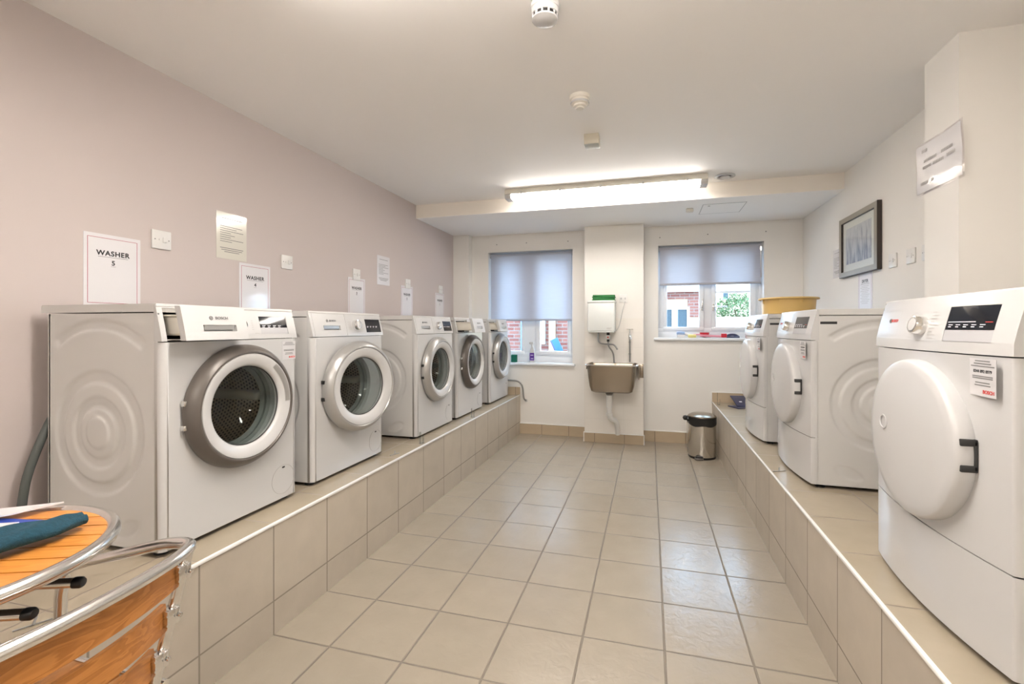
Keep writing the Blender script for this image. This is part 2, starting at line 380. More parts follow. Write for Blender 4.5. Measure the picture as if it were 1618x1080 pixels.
def thing(name, label, cat, loc=(0, 0, 0), rotz=0.0, group=None):
    o = bpy.data.objects.new(name, None); C.objects.link(o); o.empty_display_size = 0.1
    o.location = loc; o.rotation_euler = (0, 0, rotz); o['label'] = label; o['category'] = cat
    if group: o['group'] = group
    return o
def tag(o, label, cat, group=None):
    o['label'] = label; o['category'] = cat
    if group: o['group'] = group
    return o
def struct(o, label=None):
    o['kind'] = 'structure'
    if label: o['label'] = label
    return o
def text_mesh(name, s, size, mtx, material, parent, bold=0.0, align='CENTER', space=1.0, sx=1.0):
    """lettering as a thin mesh; mtx maps text plane (x right, y up, z out) to the parent's space"""
    cu = bpy.data.curves.new(name, 'FONT'); cu.body = s; cu.size = size; cu.align_x = align; cu.align_y = 'CENTER'
    cu.offset = bold; cu.space_character = space; cu.extrude = 0.0002; cu.resolution_u = 4
    o = bpy.data.objects.new(name, cu); C.objects.link(o)
    dg = bpy.context.evaluated_depsgraph_get(); me = bpy.data.meshes.new_from_object(o.evaluated_get(dg))
    bpy.data.objects.remove(o); bpy.data.curves.remove(cu)
    me.transform(mtx @ Matrix.Diagonal((sx, 1, 1, 1))); me.materials.clear(); me.materials.append(material)
    m = bpy.data.objects.new(name, me); C.objects.link(m); m.parent = parent
    return m
def plane_mtx(origin, right, up):
    r = Vector(right).normalized(); u = Vector(up).normalized(); n = r.cross(u)
    return Matrix(((r.x, u.x, n.x, origin[0]), (r.y, u.y, n.y, origin[1]), (r.z, u.z, n.z, origin[2]), (0, 0, 0, 1)))
def bars(mb, mtx, rows, h=0.002, t=0.0003):
    """rows of (x0, x1, y): printed lines too small to read, on the plane of mtx"""
    for x0, x1, y in rows:
        mb.box(x0, x1, y-h/2, y+h/2, 0, t, mtx=mtx)

# ------------------------------------------------------------------ room shell
XL, XR, YB, YF, ZC = -2.196, 1.443, 4.972, -2.6, 2.388
ZS = 2.262; YBEAM = 4.0; WT = 0.32
struct(MB().box(XL-0.3, XR+0.3, YF-0.3, YB+WT, -0.1, 0).build('floor', M['floor'], smooth=0))
struct(MB().box(XL-0.3, XR+0.3, YF-0.3, YB+WT, ZC, ZC+0.15).build('ceiling', M['ceil'], smooth=0))
struct(MB().box(XL-0.3, XL, YF-0.3, YB+WT, 0, ZC).build('wall_left', M['pink'], smooth=0))
struct(MB().box(XR, XR+0.3, YF-0.3, YB+WT, 0, ZC).build('wall_right', M['paint'], smooth=0))
struct(MB().box(XL, XR, YF-0.3, YF, 0, ZC).build('wall_front', M['paint'], smooth=0))
W1 = (-1.803, -0.820, 0.800, 2.062); W2 = (0.088, 1.098, 1.092, 2.056)
bw = MB()
xs = sorted([XL, W1[0], W1[1], W2[0], W2[1], XR])
def wallseg(x0, x1, z0, z1): bw.box(x0, x1, YB, YB+WT, z0, z1)
wallseg(XL, W1[0], 0, ZC); wallseg(W1[0], W1[1], 0, W1[2]-0.012); wallseg(W1[0], W1[1], W1[3], ZC)
wallseg(W1[1], W2[0], 0, ZC); wallseg(W2[0], W2[1], 0, W2[2]-0.012); wallseg(W2[0], W2[1], W2[3], ZC); wallseg(W2[1], XR, 0, ZC)
struct(bw.build('wall_back', M['paint'], smooth=0))
struct(MB().box(XL, XR, YBEAM, YB, ZS, ZC).build('ceiling_bulkhead', M['beam'], smooth=0), 'cream dropped bulkhead across the ceiling above the windows')
M['soffit'] = M['ceil']
struct(MB().box(XL, XR, YBEAM+0.002, YB, ZS-0.003, ZS).build('ceiling_bulkhead_soffit', M['ceil'], smooth=0))
struct(MB().box(XL, -2.004, 4.87, YB, 0, ZS-0.003).build('wall_column_left', M['paint'], smooth=0))
struct(MB().box(1.203, XR, 2.22, 2.457, 0.442, ZC).build('wall_column_right', M['paint'], smooth=0))
PX0, PX1, PY = -0.662, -0.060, 4.795
struct(MB().box(PX0, PX1, PY, YB, 0, ZS-0.003).build('wall_column_centre', M['paint'], smooth=0))
struct(MB().box(PX0, PX1, PY-0.006, PY, 0.095, 1.293).build('wall_tiling', M['walltile'], smooth=0))
# plinths the machines stand on
PLX, PLZ, PRX, PRZ = -1.418, 0.436, 0.615, 0.442
def plinth(name, x0, x1, z, face, mtop, mface, label):
    p = struct(MB().box(x0, x1, YF, YB-0.012, 0, z-0.008).build(name, mface, smooth=0), label)
    struct(MB().box(x0, x1, YF, YB-0.012, z-0.008, z).build(name+'_top', mtop, smooth=0))
    return p
plinth('plinth_left', XL, PLX-0.002, PLZ, 1, M['plinth_top'], M['plinth_face'], 'beige tiled plinth along the pink wall carrying the washing machines')
plinth('plinth_right', PRX+0.002, XR, PRZ, -1, M['plinth_top'], M['plinth_face'], 'beige tiled plinth along the cream wall carrying the tumble dryers')
struct(MB().box(PLX-0.008, PLX+0.004, YF, YB-0.012, PLZ-0.009, PLZ+0.003, 0.003).build('trim_1', M['trimw']))
struct(MB().box(PRX-0.004, PRX+0.008, YF, YB-0.012, PRZ-0.009, PRZ+0.003, 0.003).build('trim_2', M['trimw']))
# tiled upstands on the back wall above the plinths
struct(MB().box(XL, PLX, YB-0.012, YB, 0, PLZ+0.085).build('baseboard_upstand_left', M['skirt'], smooth=0))
struct(MB().box(PRX, XR, YB-0.012, YB, 0, PRZ+0.095).build('baseboard_upstand_right', M['skirt'], smooth=0))
struct(MB().box(PRX, XR, YB-0.014, YB, PRZ+0.095, PRZ+0.101).build('trim_3', M['trimw'], smooth=0))
struct(MB().box(PRX-0.004, PRX, YB-0.014, YB, PRZ, PRZ+0.101).build('trim_4', M['trimw'], smooth=0))
# skirting
SK = 0.112
def skirt(name, x0, x1, y, yb, z=SK):
    struct(MB().box(x0, x1, y-0.010, yb, 0, z).build(name, M['skirt'], smooth=0))
skirt('baseboard_back_left', PLX, PX0, YB, YB); skirt('baseboard_back_right', PX1, PRX, YB, YB)
skirt('baseboard_column', PX0-0.006, PX1+0.006, PY-0.002, PY, 0.095)
struct(MB().box(PLX, PX0, YB-0.012, YB, SK, SK+0.008).build('trim_5', M['trimw'], smooth=0))
struct(MB().box(PX1, PRX, YB-0.012, YB, SK, SK+0.008).build('trim_6', M['trimw'], smooth=0))
struct(MB().box(PX0-0.010, PX0-0.002, PY-0.016, PY+0.004, 0, 0.103).build('trim_7', M['trimw'], smooth=0))
struct(MB().box(PX1+0.002, PX1+0.010, PY-0.016, PY+0.004, 0, 0.103).build('trim_8', M['trimw'], smooth=0))
struct(MB().box(PX0-0.006, PX1+0.006, PY-0.014, PY-0.006, 0.095, 0.103).build('trim_9', M['trimw'], smooth=0))

# ------------------------------------------------------------------ windows
def frame_ring(mb, x0, x1, z0, z1, wd, y0, y1, bev=0.004):
    mb.box(x0, x1, y0, y1, z0, z0+wd, bev); mb.box(x0, x1, y0, y1, z1-wd, z1, bev)
    mb.box(x0, x0+wd, y0, y1, z0+wd, z1-wd, bev); mb.box(x1-wd, x1, y0, y1, z0+wd, z1-wd, bev)
def window(name, W, sashes, bottom, label, sillx, mull, barsz=()):
    x0, x1, z0, z1 = W; e = bpy.data.objects.new(name, None); C.objects.link(e); e['kind'] = 'structure'; e['label'] = label
    e.location = ((x0+x1)/2, 5.11, z0); ox, oy, oz = e.location
    def B(mb, n, m, par=e, off=(ox, oy, oz)):
        bmesh.ops.translate(mb.bm, verts=mb.bm.verts[:], vec=-Vector(off)); return mb.build(n, m, par)
    f = MB(); frame_ring(f, x0-0.02, x1+0.02, bottom, z1+0.01, 0.045, 5.08, 5.15)
    f.box(mull[0], mull[1], 5.08, 5.15, bottom+0.04, z1-0.03, 0.004)
    f.box(x0-0.02, x1+0.02, 5.085, 5.15, z0-0.01, bottom+0.01, 0.003)
    for q in ((x0, sashes[0][0]+0.006), (sashes[1][1]-0.006, x1)): f.box(q[0], q[1], 5.088, 5.148, bottom+0.02, z1-0.02)
    B(f, 'window_frame', M['upvc'])
    for k, (a, b, pa, pb, zb, pz, kind) in enumerate(sashes):
        s_ = MB(); zt = z1-0.035; y0 = 5.066 if kind else 5.075
        s_.box(a, b, y0, 5.12, zb, pz, 0.006); s_.box(a, b, y0, 5.12, zt-0.05, zt, 0.006)
        s_.box(a, pa, y0, 5.12, pz-0.004, zt-0.045, 0.006); s_.box(pb, b, y0, 5.12, pz-0.004, zt-0.045, 0.006)
        B(s_, 'sash', M['upvc'])
        g = MB().box(pa-0.005, pb+0.005, 5.098, 5.102, pz-0.005, zt-0.04); B(g, 'pane', M['pane'])
    for (a, b, z) in barsz:
        B(MB().box(a, b, 5.085, 5.115, z-0.011, z+0.011, 0.003), 'glazing_bar', M['upvc'])
    B(MB().box(sillx[0], sillx[1], YB-0.035, 5.09, z0-0.028, z0, 0.008), 'window_sill', M['upvc'])
    return e
w1 = window('window_1', W1, [(-1.74, -1.40, -1.66, -1.434, 0.885, 0.930, 0), (-1.262, -0.85, -1.208, -0.892, 0.885, 0.930, 1)], 0.865,
       'white casement window behind the nearly lowered blind', (W1[0], W1[1]+0.03), (-1.42, -1.25))
w2 = window('window_2', W2, [(0.142, 0.548, 0.181, 0.502, 1.167, 1.205, 1), (0.622, 1.044, 0.666, 0.989, 1.167, 1.205, 1)], 1.150,
       'white casement window beside the dryers with its blind half raised', (W2[0]-0.045, W2[1]+0.03), (0.545, 0.625), [(0.665, 0.99, 1.568)])
def handle(win, x, z, arm):
    h = MB().box(x-0.011, x+0.011, 5.050, 5.066, z-0.035, z+0.035, 0.004)
    h.box(x-0.008, x+0.008, 5.035, 5.050, z-0.012, z+0.012, 0.003)
    if arm: h.box(x-0.005, x+0.13, 5.03, 5.042, z+0.002, z+0.016, 0.004)
    else: h.box(x-0.007, x+0.007, 5.03, 5.042, z-0.01, z+0.09, 0.004)
    bmesh.ops.translate(h.bm, verts=h.bm.verts[:], vec=-win.location); h.build('handle', M['chrome'], win)
handle(w2, 0.532, 1.410, False); handle(w2, 0.640, 1.405, True)

# ------------------------------------------------------------------ blinds
def blind(x0, x1, ztop, zbot, y, m, label):
    t = thing('roller_blind', label, 'blind', ((x0+x1)/2, y, ztop)); W = (x1-x0)/2; H = ztop-zbot
    MB().cyl((-W, 0.0, -0.022), 0.022, 2*W, 'X', 24).build('roller', m, t)
    for a in (-W-0.006, W): MB().box(a, a+0.006, -0.02, 0.02, -0.05, 0.0, 0.002).build('bracket', M['plastic'], t)
    MB().sheet(lambda u, v: (-W+0.008+u*(2*W-0.016), -0.020, -0.02-(H-0.02)*v), 2, 2).build('blind_fabric', m, t, smooth=0)
    MB().box(-W+0.006, W-0.006, -0.026, -0.014, -H-0.012, -H+0.010, 0.004).build('bottom_bar', m, t)
    return t
M['bar'] = M['blind1']
b1 = blind(-1.790, -0.828, 2.050, 1.283, 5.03, M['blind1'], 'blue-grey roller blind drawn most of the way down the left window')
b2 = blind(0.098, 1.086, 2.048, 1.650, 5.03, M['blind2'], 'grey roller blind pulled halfway down the right window')
ch = MB().tube([(0.488, -0.03, -0.03), (0.489, -0.035, -0.35)], 0.003, 6).tube([(0.480, -0.03, -0.03), (0.482, -0.035, -0.35)], 0.003, 6)
ch.build('pull_chain', M['chrome'], b2)

# ------------------------------------------------------------------ machines
def slant(z):                      # how far the control panel leans back at height z
    return 0.0 if z < 0.722 else 0.030*((z-0.722)/0.123)**1.15
def panel_plate(mb, x0, x1, z0, z1, holes=(), dy=0.0, bow=None, thick=None):
    """leaning fascia with rectangular pockets; holes = (x0,x1,z0,z1,depth)"""
    X = sorted({x0, x1, *[h[i] for h in holes for i in (0, 1)], *([x0+(x1-x0)*k/12 for k in range(13)] if bow else [])})
    Zs = sorted({z0, z1, *[h[i] for h in holes for i in (2, 3)], *[z0+(z1-z0)*k/5 for k in range(6)]})
    cache = {}
    def V(x, z, d=0.0):
        k = (round(x, 5), round(z, 5), round(d, 5))
        if k not in cache: cache[k] = mb.bm.verts.new((x, slant(z)+d+dy-(bow(x) if bow else 0), z))
        return cache[k]
    def inh(x, z):
        for h in holes:
            if h[0] < x < h[1] and h[2] < z < h[3]: return h
    for i in range(len(X)-1):
        for j in range(len(Zs)-1):
            a, b, c, d = X[i], X[i+1], Zs[j], Zs[j+1]; h = inh((a+b)/2, (c+d)/2)
            D = h[4] if h else 0.0
            mb.bm.faces.new((V(a, c, D), V(b, c, D), V(b, d, D), V(a, d, D)))
            if h:
                if a == h[0]: mb.bm.faces.new((V(a, c), V(a, d), V(a, d, D), V(a, c, D)))
                if b == h[1]: mb.bm.faces.new((V(b, c), V(b, d), V(b, d, D), V(b, c, D)))
                if c == h[2]: mb.bm.faces.new((V(a, c), V(b, c), V(b, c, D), V(a, c, D)))
                if d == h[3]: mb.bm.faces.new((V(a, d), V(b, d), V(b, d, D), V(a, d, D)))
    # sides running back
    def Bk(p):
        k = ('b', round(p[0], 5), round(p[1], 5))
        if k not in cache: cache[k] = mb.bm.verts.new((p[0], (slant(p[1])+dy+thick) if thick else 0.036, p[1]))
        return cache[k]
    def wall(p, q): mb.bm.faces.new((V(*p), V(*q), Bk(q), Bk(p)))
    for j in range(len(Zs)-1): wall((x0, Zs[j]), (x0, Zs[j+1])); wall((x1, Zs[j]), (x1, Zs[j+1]))
    for i in range(len(X)-1): wall((X[i], z0), (X[i+1], z0)); wall((X[i], z1), (X[i+1], z1))
    return mb
def ss(a, b, x):
    t = max(0, min(1, (x-a)/(b-a))); return t*t*(3-2*t)
def band(r, a, b, e=0.012): return ss(a, a+e, r)*(1-ss(b-e, b, r))
def relief(y, z):
    """pressed pattern of the side sheet, y = depth from the front, z = height"""
    r = math.hypot(y-0.292, z-0.395); h = 0
    h += 0.006*band(r, 0.165, 0.217); h += 0.006*band(r, 0.082, 0.128); h -= 0.004*band(r, -0.1, 0.060)
    ang = math.atan2(z-0.395, y-0.292)
    # arched band near the top
    r2 = math.hypot(y-0.292, (z-0.42)); a2 = math.atan2(z-0.42, y-0.292)
    if z > 0.6: h += 0.006*band(r2, 0.325, 0.368)*(ss(0.90, 0.96, a2))*(1-ss(PI-0.96, PI-0.90, a2))
    # two lobes near the foot
    for cy in (0.155, 0.43):
        d = math.hypot((y-cy)/1.5, (z-0.075-(0.35*(0.155-cy if cy < 0.3 else cy-0.43)))) 
        q = math.hypot((y-cy)*0.85 + (z-0.075)*(0.45 if cy < .3 else -.45), (z-0.075)*1.25 - (y-cy)*(0.45 if cy < .3 else -.45))
        h += 0.0035*(1-ss(0.026, 0.036, math.hypot((y-cy)*0.55+(z-0.075)*0.0, (z-0.078)*1.1+(y-cy)*(0.35 if cy < .3 else -.35))))
    return h
_relief = {}
def side_panel(parent, s):
    if s not in _relief:
        mb = MB(); ny, nz = 92, 132
        mb.sheet(lambda u, v: (s*0.2973 - s*relief(0.028+u*0.505, 0.018+v*0.78), 0.0305+u*0.5025, 0.018+v*0.79), ny, nz)
        o = mb.build('side_panel', M['enamel_side'], parent, smooth=60); _relief[s] = o.data
        return o
    o = bpy.data.objects.new('side_panel', _relief[s]); C.objects.link(o); o.parent = parent; return o
def logo(parent, x, z, s, col, dy=0.0, name='brand_lettering'):
    """ring-and-armature emblem and the word beside it"""
    y = slant(z)+dy-0.0012; m = plane_mtx((x, y, z), (1, 0, 0), (0, 0.235, 1))
    o = text_mesh(name, 'BOSCH', s, plane_mtx((x+s*0.6, y, z), (1, 0, 0), (0, 0.235, 1)), col, parent, bold=s*0.03, sx=1.15)
    e = MB(); pts = [(m @ Vector((-s*2.5+0.48*s*math.cos(t), 0.48*s*math.sin(t), 0.0003))) for t in [2*PI*k/20 for k in range(20)]]
    e.tube(pts, s*0.06, 6, closed=True)
    for dx in (-0.2, 0.2): e.tube([m @ Vector((-s*2.5+dx*s, -0.3*s, 0.0003)), m @ Vector((-s*2.5+dx*s, 0.3*s, 0.0003))], s*0.06, 6)
    e.tube([m @ Vector((-s*2.5-0.2*s, 0, 0.0003)), m @ Vector((-s*2.5+0.2*s, 0, 0.0003))], s*0.06, 6)
    e.build('brand_emblem', M['inkgrey'], parent)
def sticker(parent, x0, x1, z0, z1, yf, big):
    """service label: centred lines of print, a phone number and a red brand word"""
    st = MB().box(x0, x1, yf-0.0006, yf, z0, z1).build('service_sticker', M['label'], parent)
    cx, wd, ht = (x0+x1)/2, (x1-x0)/2, z1-z0; m = plane_mtx((cx, yf-0.0008, z1), (1, 0, 0), (0, 0, 1))
    b = MB(); rows = []
    for fr, wf in ((0.06, .62), (0.13, .72), (0.20, .98), (0.47, .85), (0.52, .85), (0.64, .6), (0.71, .66)): rows.append((-wd*wf*0.9, wd*wf*0.9, -ht*fr))
    bars(b, m, rows, ht*0.030); b.build('small_print', M['inkgrey'], st)
    if big: text_mesh('phone_number', '0344 892 8979', ht*0.115, plane_mtx((cx, yf-0.0008, z1-ht*0.34), (1, 0, 0), (0, 0, 1)), M['ink'], st, bold=0.0002)
    text_mesh('brand_word', 'BOSCH', ht*0.13, plane_mtx((cx+wd*0.45, yf-0.0008, z1-ht*0.88), (1, 0, 0), (0, 0, 1)), M['inkred'], st, bold=0.0004)
def body(parent, dryer=False):
    m = MB()                                   # sides, back, base and rear rail of the cabinet
    m.box(-0.2965, 0.2965, 0.532, 0.545, 0.016, 0.812); m.box(-0.2965, 0.2965, 0.03, 0.54, 0.016, 0.026)
    for s in (-1, 1):
        a, b = sorted((s*0.2965, s*0.292)); m.box(a, b, 0.02, 0.54, 0.016, 0.030); m.box(a, b, 0.02, 0.54, 0.796, 0.814)
        m.box(a, b, 0.020, 0.030, 0.016, 0.814); m.box(a, b, 0.531, 0.54, 0.016, 0.814)
        a, b = sorted((s*0.288, s*0.285)); m.box(a, b, 0.05, 0.53, 0.03, 0.80)
    m.build('cabinet', M['enamel_side'], parent)
    side_panel(parent, -1); side_panel(parent, 1)
    for sx in (-1, 1):
        for y in (0.05, 0.50):
            MB().lathe([(0, 0), (0.022, 0), (0.022, 0.006), (0.012, 0.009), (0.012, 0.018), (0, 0.018)], (sx*0.262, y, 0), 'Z', 20).build('foot', M['black'], parent)
def front_with_hole(mb, x, z0, z1, cz, R, dy=0.0):
    N = 96; cx = 0.0; inner = []; outer = []
    for k in range(N):
        t = 2*PI*(k+0.5)/N; c, s = math.cos(t), math.sin(t)
        inner.append((cx+R*c, cz+R*s))
        sc_ = min(x/abs(c) if abs(c) > 1e-9 else 1e9, ((z1-cz) if s > 0 else (cz-z0))/abs(s) if abs(s) > 1e-9 else 1e9)
        outer.append([cx+sc_*c, cz+sc_*s])
    for cor in ((x, z1), (-x, z1), (-x, z0), (x, z0)):
        k = min(range(N), key=lambda i: (outer[i][0]-cor[0])**2+(outer[i][1]-cor[1])**2); outer[k] = list(cor)
    A = [mb.bm.verts.new((p[0], dy, p[1])) for p in inner]; B = [mb.bm.verts.new((p[0], dy, p[1])) for p in outer]
    K = [mb.bm.verts.new((max(-x+.003, min(x-.003, p[0])), dy, max(z0+.003, min(z1-.003, p[1])))) for p in outer]
    K2 = [mb.bm.verts.new((cx+(p[0]-cx)*1.02, dy, cz+(p[1]-cz)*1.02)) for p in inner]
    D = [mb.bm.verts.new((p[0], dy+0.03, p[1])) for p in inner]
    for k in range(N):
        j = (k+1) % N; mb.bm.faces.new((A[k], K2[k], K2[j], A[j])); mb.bm.faces.new((K2[k], K[k], K[j], K2[j])); mb.bm.faces.new((K[k], B[k], B[j], K[j])); mb.bm.faces.new((A[k], A[j], D[j], D[k]))
def corner_strips(mb, x, z0, z1, xo=0.298, dep=0.022):
    for s in (-1, 1):
        mb.sheet(lambda u, v: (s*(x+(xo-x)*math.sin(u*PI/2)), dep*(1-math.cos(u*PI/2)), z0+v*(z1-z0)), 6, 1)
        mb.quad((s*xo, dep, z0), (s*xo, dep, z1), (s*xo, 0.034, z1), (s*xo, 0.034, z0))
        mb.quad((s*x, 0, z0), (s*xo, dep, z0), (s*xo, 0.03, z0), (s*x, 0.03, z0))
def worktop(parent):
    m = MB(); pr = [(0.028, 0.846), (0.575, 0.846), (0.580, 0.840), (0.580, 0.818), (0.034, 0.818), (0.026, 0.838)]
    m.prism(pr, -0.297, 0.297); m.build('worktop', M['enamel_side'], parent)
def knob(parent, x, z, r, white=True):
    k = MB().lathe([(r*1.0, 0.001), (r, -0.004), (r*0.94, -0.020), (r*0.88, -0.024), (r*0.76, -0.025), (r*0.72, -0.020), (0, -0.019)], (0, 0, 0), 'Y', 40)
    if white: k.box(-r*0.12, r*0.12, -0.027, -0.016, -r*0.7, r*0.7, 0.002)
    o = k.build('programme_dial', M['chrome'] if white else M['alu'], parent, smooth=30)
    o.location = (x, slant(z), z); o.rotation_euler = (-0.23, 0, 0)
    c = MB().lathe([(r*0.70, -0.018), (r*0.66, -0.0245), (0, -0.025)], (0, 0, 0), 'Y', 32).build('dial_cap', M['plastic'], o)
    return o
def washer(label, loc, X, ring, open_drawer=False, door_angle=0.0, dial=True, zdoor=0.462, R=0.237, disp=None, stick=False, hosed=False, dark_drum=False, rotz=PI/2, keys=False, pulled=0.082):
    t = thing('washing_machine', label, 'washing machine', loc, rotz, 'front-loading washing machines on the left plinth')
    body(t)
    f = MB(); front_with_hole(f, 0.276, 0.018, 0.716, zdoor, 0.168); corner_strips(f, 0.276, 0.018, 0.716)
    f.quad((-.276, 0, .716), (.276, 0, .716), (.276, .04, .716), (-.276, .04, .716)); f.quad((-.276, 0, .018), (.276, 0, .018), (.276, .04, .018), (-.276, .04, .018))
    f.build('front_panel', M['enamel'], t)
    worktop(t)
    # filter flap: fine ring groove with a coin slot
    fl = MB(); fl.tube([(0.218+0.062*math.cos(a), -0.0002, 0.10+0.062*math.sin(a)) for a in [2*PI*k/40 for k in range(40)]], 0.0009, 6, closed=True)
    o = fl.build('filter_flap', M['inkfaint'], t)
    MB().box(0.212, 0.226, -0.001, 0.002, 0.148, 0.155).build('flap_slot', M['ink'], o)
    # fascia
    DZ0, DZ1 = 0.722, 0.838; x0, x1 = -0.280, -0.035
    hnd = (-0.212, -0.082, 0.752, 0.775, 0.018)
    fas = MB(); dz = (disp or (0.138, 0.285, 0.736, 0.812))
    dispo = (dz[0], dz[1], dz[2], dz[3], 0.004)
    if open_drawer:
        panel_plate(fas, x1, 0.298, 0.719, 0.842, [dispo]); panel_plate(fas, -0.298, x0, 0.719, 0.842)
        panel_plate(fas, x0, x1, DZ1-0.006, 0.842); panel_plate(fas, x0, x1, 0.719, DZ0+0.004)
    else:
        panel_plate(fas, -0.298, 0.298, 0.719, 0.842, [dispo, hnd])
    fas.build('control_panel', M['plastic'], t)
    pull = -pulled if open_drawer else 0.0
    if open_drawer:
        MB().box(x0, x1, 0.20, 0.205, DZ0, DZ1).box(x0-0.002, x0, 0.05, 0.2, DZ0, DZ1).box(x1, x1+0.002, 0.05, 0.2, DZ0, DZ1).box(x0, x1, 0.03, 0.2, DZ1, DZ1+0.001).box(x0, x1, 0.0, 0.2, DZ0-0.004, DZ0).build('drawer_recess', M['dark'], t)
        d = MB(); panel_plate(d, x0, x1, DZ0, DZ1, [hnd], dy=pull, thick=0.0235); d.build('detergent_drawer', M['plastic'], t)
        tr = MB()
        tb0 = pull+0.030
        for a in (0.0, 0.105):
            tr.box(x0+0.018+a, x0+0.018+a+0.096, tb0, 0.14+pull*0.5, 0.738, 0.806, 0.012, 3)
        tr.box(x0+0.012, x0+0.222, tb0, 0.14+pull*0.5, 0.803, 0.809, 0.002)
        tr.build('drawer_tray', M['plastic2'], t)
    else:
        # seam lines of the closed drawer
        for xx in (x0, x1): MB().tube([(xx, slant(z)-0.0002, z) for z in [0.722+k*0.0232 for k in range(6)]], 0.0007, 6).build('detergent_drawer_seam', M['inkfaint'], t)
    # handle recess lip is darker inside
    MB().box(hnd[0]+0.006, hnd[1]-0.006, slant(0.765)+pull+0.004, slant(0.765)+pull+0.019, 0.758, 0.774).build('drawer_grip', M['silver'], t)
    logo(t, -0.145, 0.799, 0.0135, M['inkgrey'], pull)
    kz = 0.0265 if keys else 0.0012
    dg = MB(); dg.sheet(lambda u, v: (dz[0]+0.001+u*(dz[1]-dz[0]-0.002), slant(dz[2]+kz+v*(dz[3]-dz[2]-kz))+0.0015, dz[2]+kz+v*(dz[3]-dz[2]-kz-0.001)), 1, 4)
    dg.build('display', M['display'], t)
    if keys: MB().sheet(lambda u, v: (dz[0]+0.001+u*(dz[1]-dz[0]-0.002), slant(dz[2]+v*0.026)+0.0013, dz[2]+0.0008+v*0.0255), 1, 2).build('key_strip', M['keys'], t)
    pb = MB(); pm = plane_mtx((dz[0], slant(dz[2]+0.035)+0.0008, dz[2]+0.035), (1, 0, 0), (0, 0.235, 1))
    bars(pb, pm, [(0.012+0.028*k, 0.028+0.028*k, 0.0) for k in range(4)]+[(0.012+0.028*k, 0.024+0.028*k, -0.006) for k in range(4)], 0.0022); pb.build('display_print', M['inkwhite'], t)
    if dial:
        knob(t, 0.045, 0.775, 0.030)
        tb = MB(); pm = plane_mtx((0.045, slant(0.775)-0.0005, 0.775), (1, 0, 0), (0, 0.235, 1))
        rows = [(0.036, 0.036+0.022+0.006*(k % 3), 0.024-k*0.008) for k in range(7)]+[(-0.062+0.006*(k % 2), -0.036, 0.020-k*0.008) for k in range(6)]
        bars(tb, pm, rows, 0.0018); tb.build('programme_names', M['inkfaint'], t)
    else:
        tb = MB(); pm = plane_mtx((0.045, slant(0.775)-0.0005, 0.775), (1, 0, 0), (0, 0.235, 1))
        bars(tb, pm, [(0.020, 0.026, 0.018-k*0.009) for k in range(5)]+[(0.03, 0.05, -0.034)], 0.0018); tb.build('programme_names', M['inkfaint'], t)
        knob(t, 0.0, 0.772, 0.026)
    if stick: sticker(t, 0.212, 0.288, 0.624, 0.704, -0.0002, False)
    # drum seen through the door
    MB().lathe([(0.168, 0.0), (0.172, 0.018), (0.158, 0.030), (0.163, 0.045), (0.150, 0.055)], (0, 0, zdoor), 'Y', 64).build('door_gasket', M['rubber'], t)
    MB().lathe([(0.150, 0.056), (0.215, 0.068), (0.228, 0.10), (0.228, 0.40), (0.12, 0.425), (0.05, 0.41), (0, 0.41)], (0, 0, 0), 'Y', 64).build('drum', M['drum'], t, loc=(0, 0, zdoor))
    for k in range(3):
        lf = MB()
        a = PI/2+0.5+k*2*PI/3; mt = Matrix.Translation((0, 0.24, zdoor)) @ Matrix.Rotation(a, 4, 'Y')
        lf.box(0.165, 0.228, -0.15, 0.15, -0.02, 0.02, 0.015, 3, mtx=mt)
        lf.build('drum_lifter', M['plastic2'] if not dark_drum else M['rubber'], t)
    # door: hinged on the left edge
    hx = -0.225
    dr = MB(); P = []
    prof = [(R-0.012, -0.003), (R, -0.008), (R+0.0, -0.020), (R-0.003, -0.030), (R-0.013, -0.044), (R-0.021, -0.053), (R-0.026, -0.0560), (R-0.031, -0.0565), (R-0.034, -0.053), (R-0.034, -0.010), (R-0.016, -0.004)]
    dr.lathe(prof, (-hx, 0, 0), 'Y', 96, closed=True)
    d = dr.build('door', M[ring], t, smooth=24); d.location = (hx, 0, zdoor); d.rotation_euler = (0, 0, -door_angle)
    MB().lathe([(R-0.0345, -0.050), (R-0.037, -0.0540), (R-0.043, -0.0545), (0.178, -0.0500), (0.165, -0.046), (0.158, -0.042), (0.1545, -0.036), (0.153, -0.030), (0.153, -0.016), (0.160, -0.004), (R-0.036, -0.004), (R-0.0345, -0.01)], (-hx, 0, 0), 'Y', 96, closed=True).build('inner_ring', M['plastic'], d, smooth=30)
    g = MB().lathe([(0.154, -0.026), (0.11, -0.030), (0.0, -0.033)], (-hx, 0, 0), 'Y', 64)
    g.build('door_glass', M['doorglass'], d, smooth=60)
    MB().lathe([(0.153, -0.020), (0.142, 0.030), (0.124, 0.075), (0.095, 0.098), (0.045, 0.108), (0.0, 0.110)], (-hx, 0, 0), 'Y', 64).build('glass_bowl', M['doorglass'], d, smooth=60)
    MB().lathe([(0.156, -0.030), (0.153, -0.034), (0.150, -0.029)], (-hx, 0, 0), 'Y', 64, closed=True).build('glass_rim', M['dark'], d)
    gr = MB().sheet(lambda u, v: (-hx+(0.196-0.020*v)*math.cos(-0.05+0.95*u), -0.0552-0.0004*math.sin(PI*v)+0.004*v, (0.196-0.020*v)*math.sin(-0.05+0.95*u)), 20, 3)
    gr.build('door_grip', M['silver'] if ring == 'titan' else M['plastic'], d)
    for zz in (-0.042, 0.042):
        MB().box(-hx-R-0.003, -hx-R+0.030, -0.022, -0.004, zz-0.009, zz+0.009, 0.002).build('hinge_cap', M['alu'] if ring == 'titan' else M['black'], d)
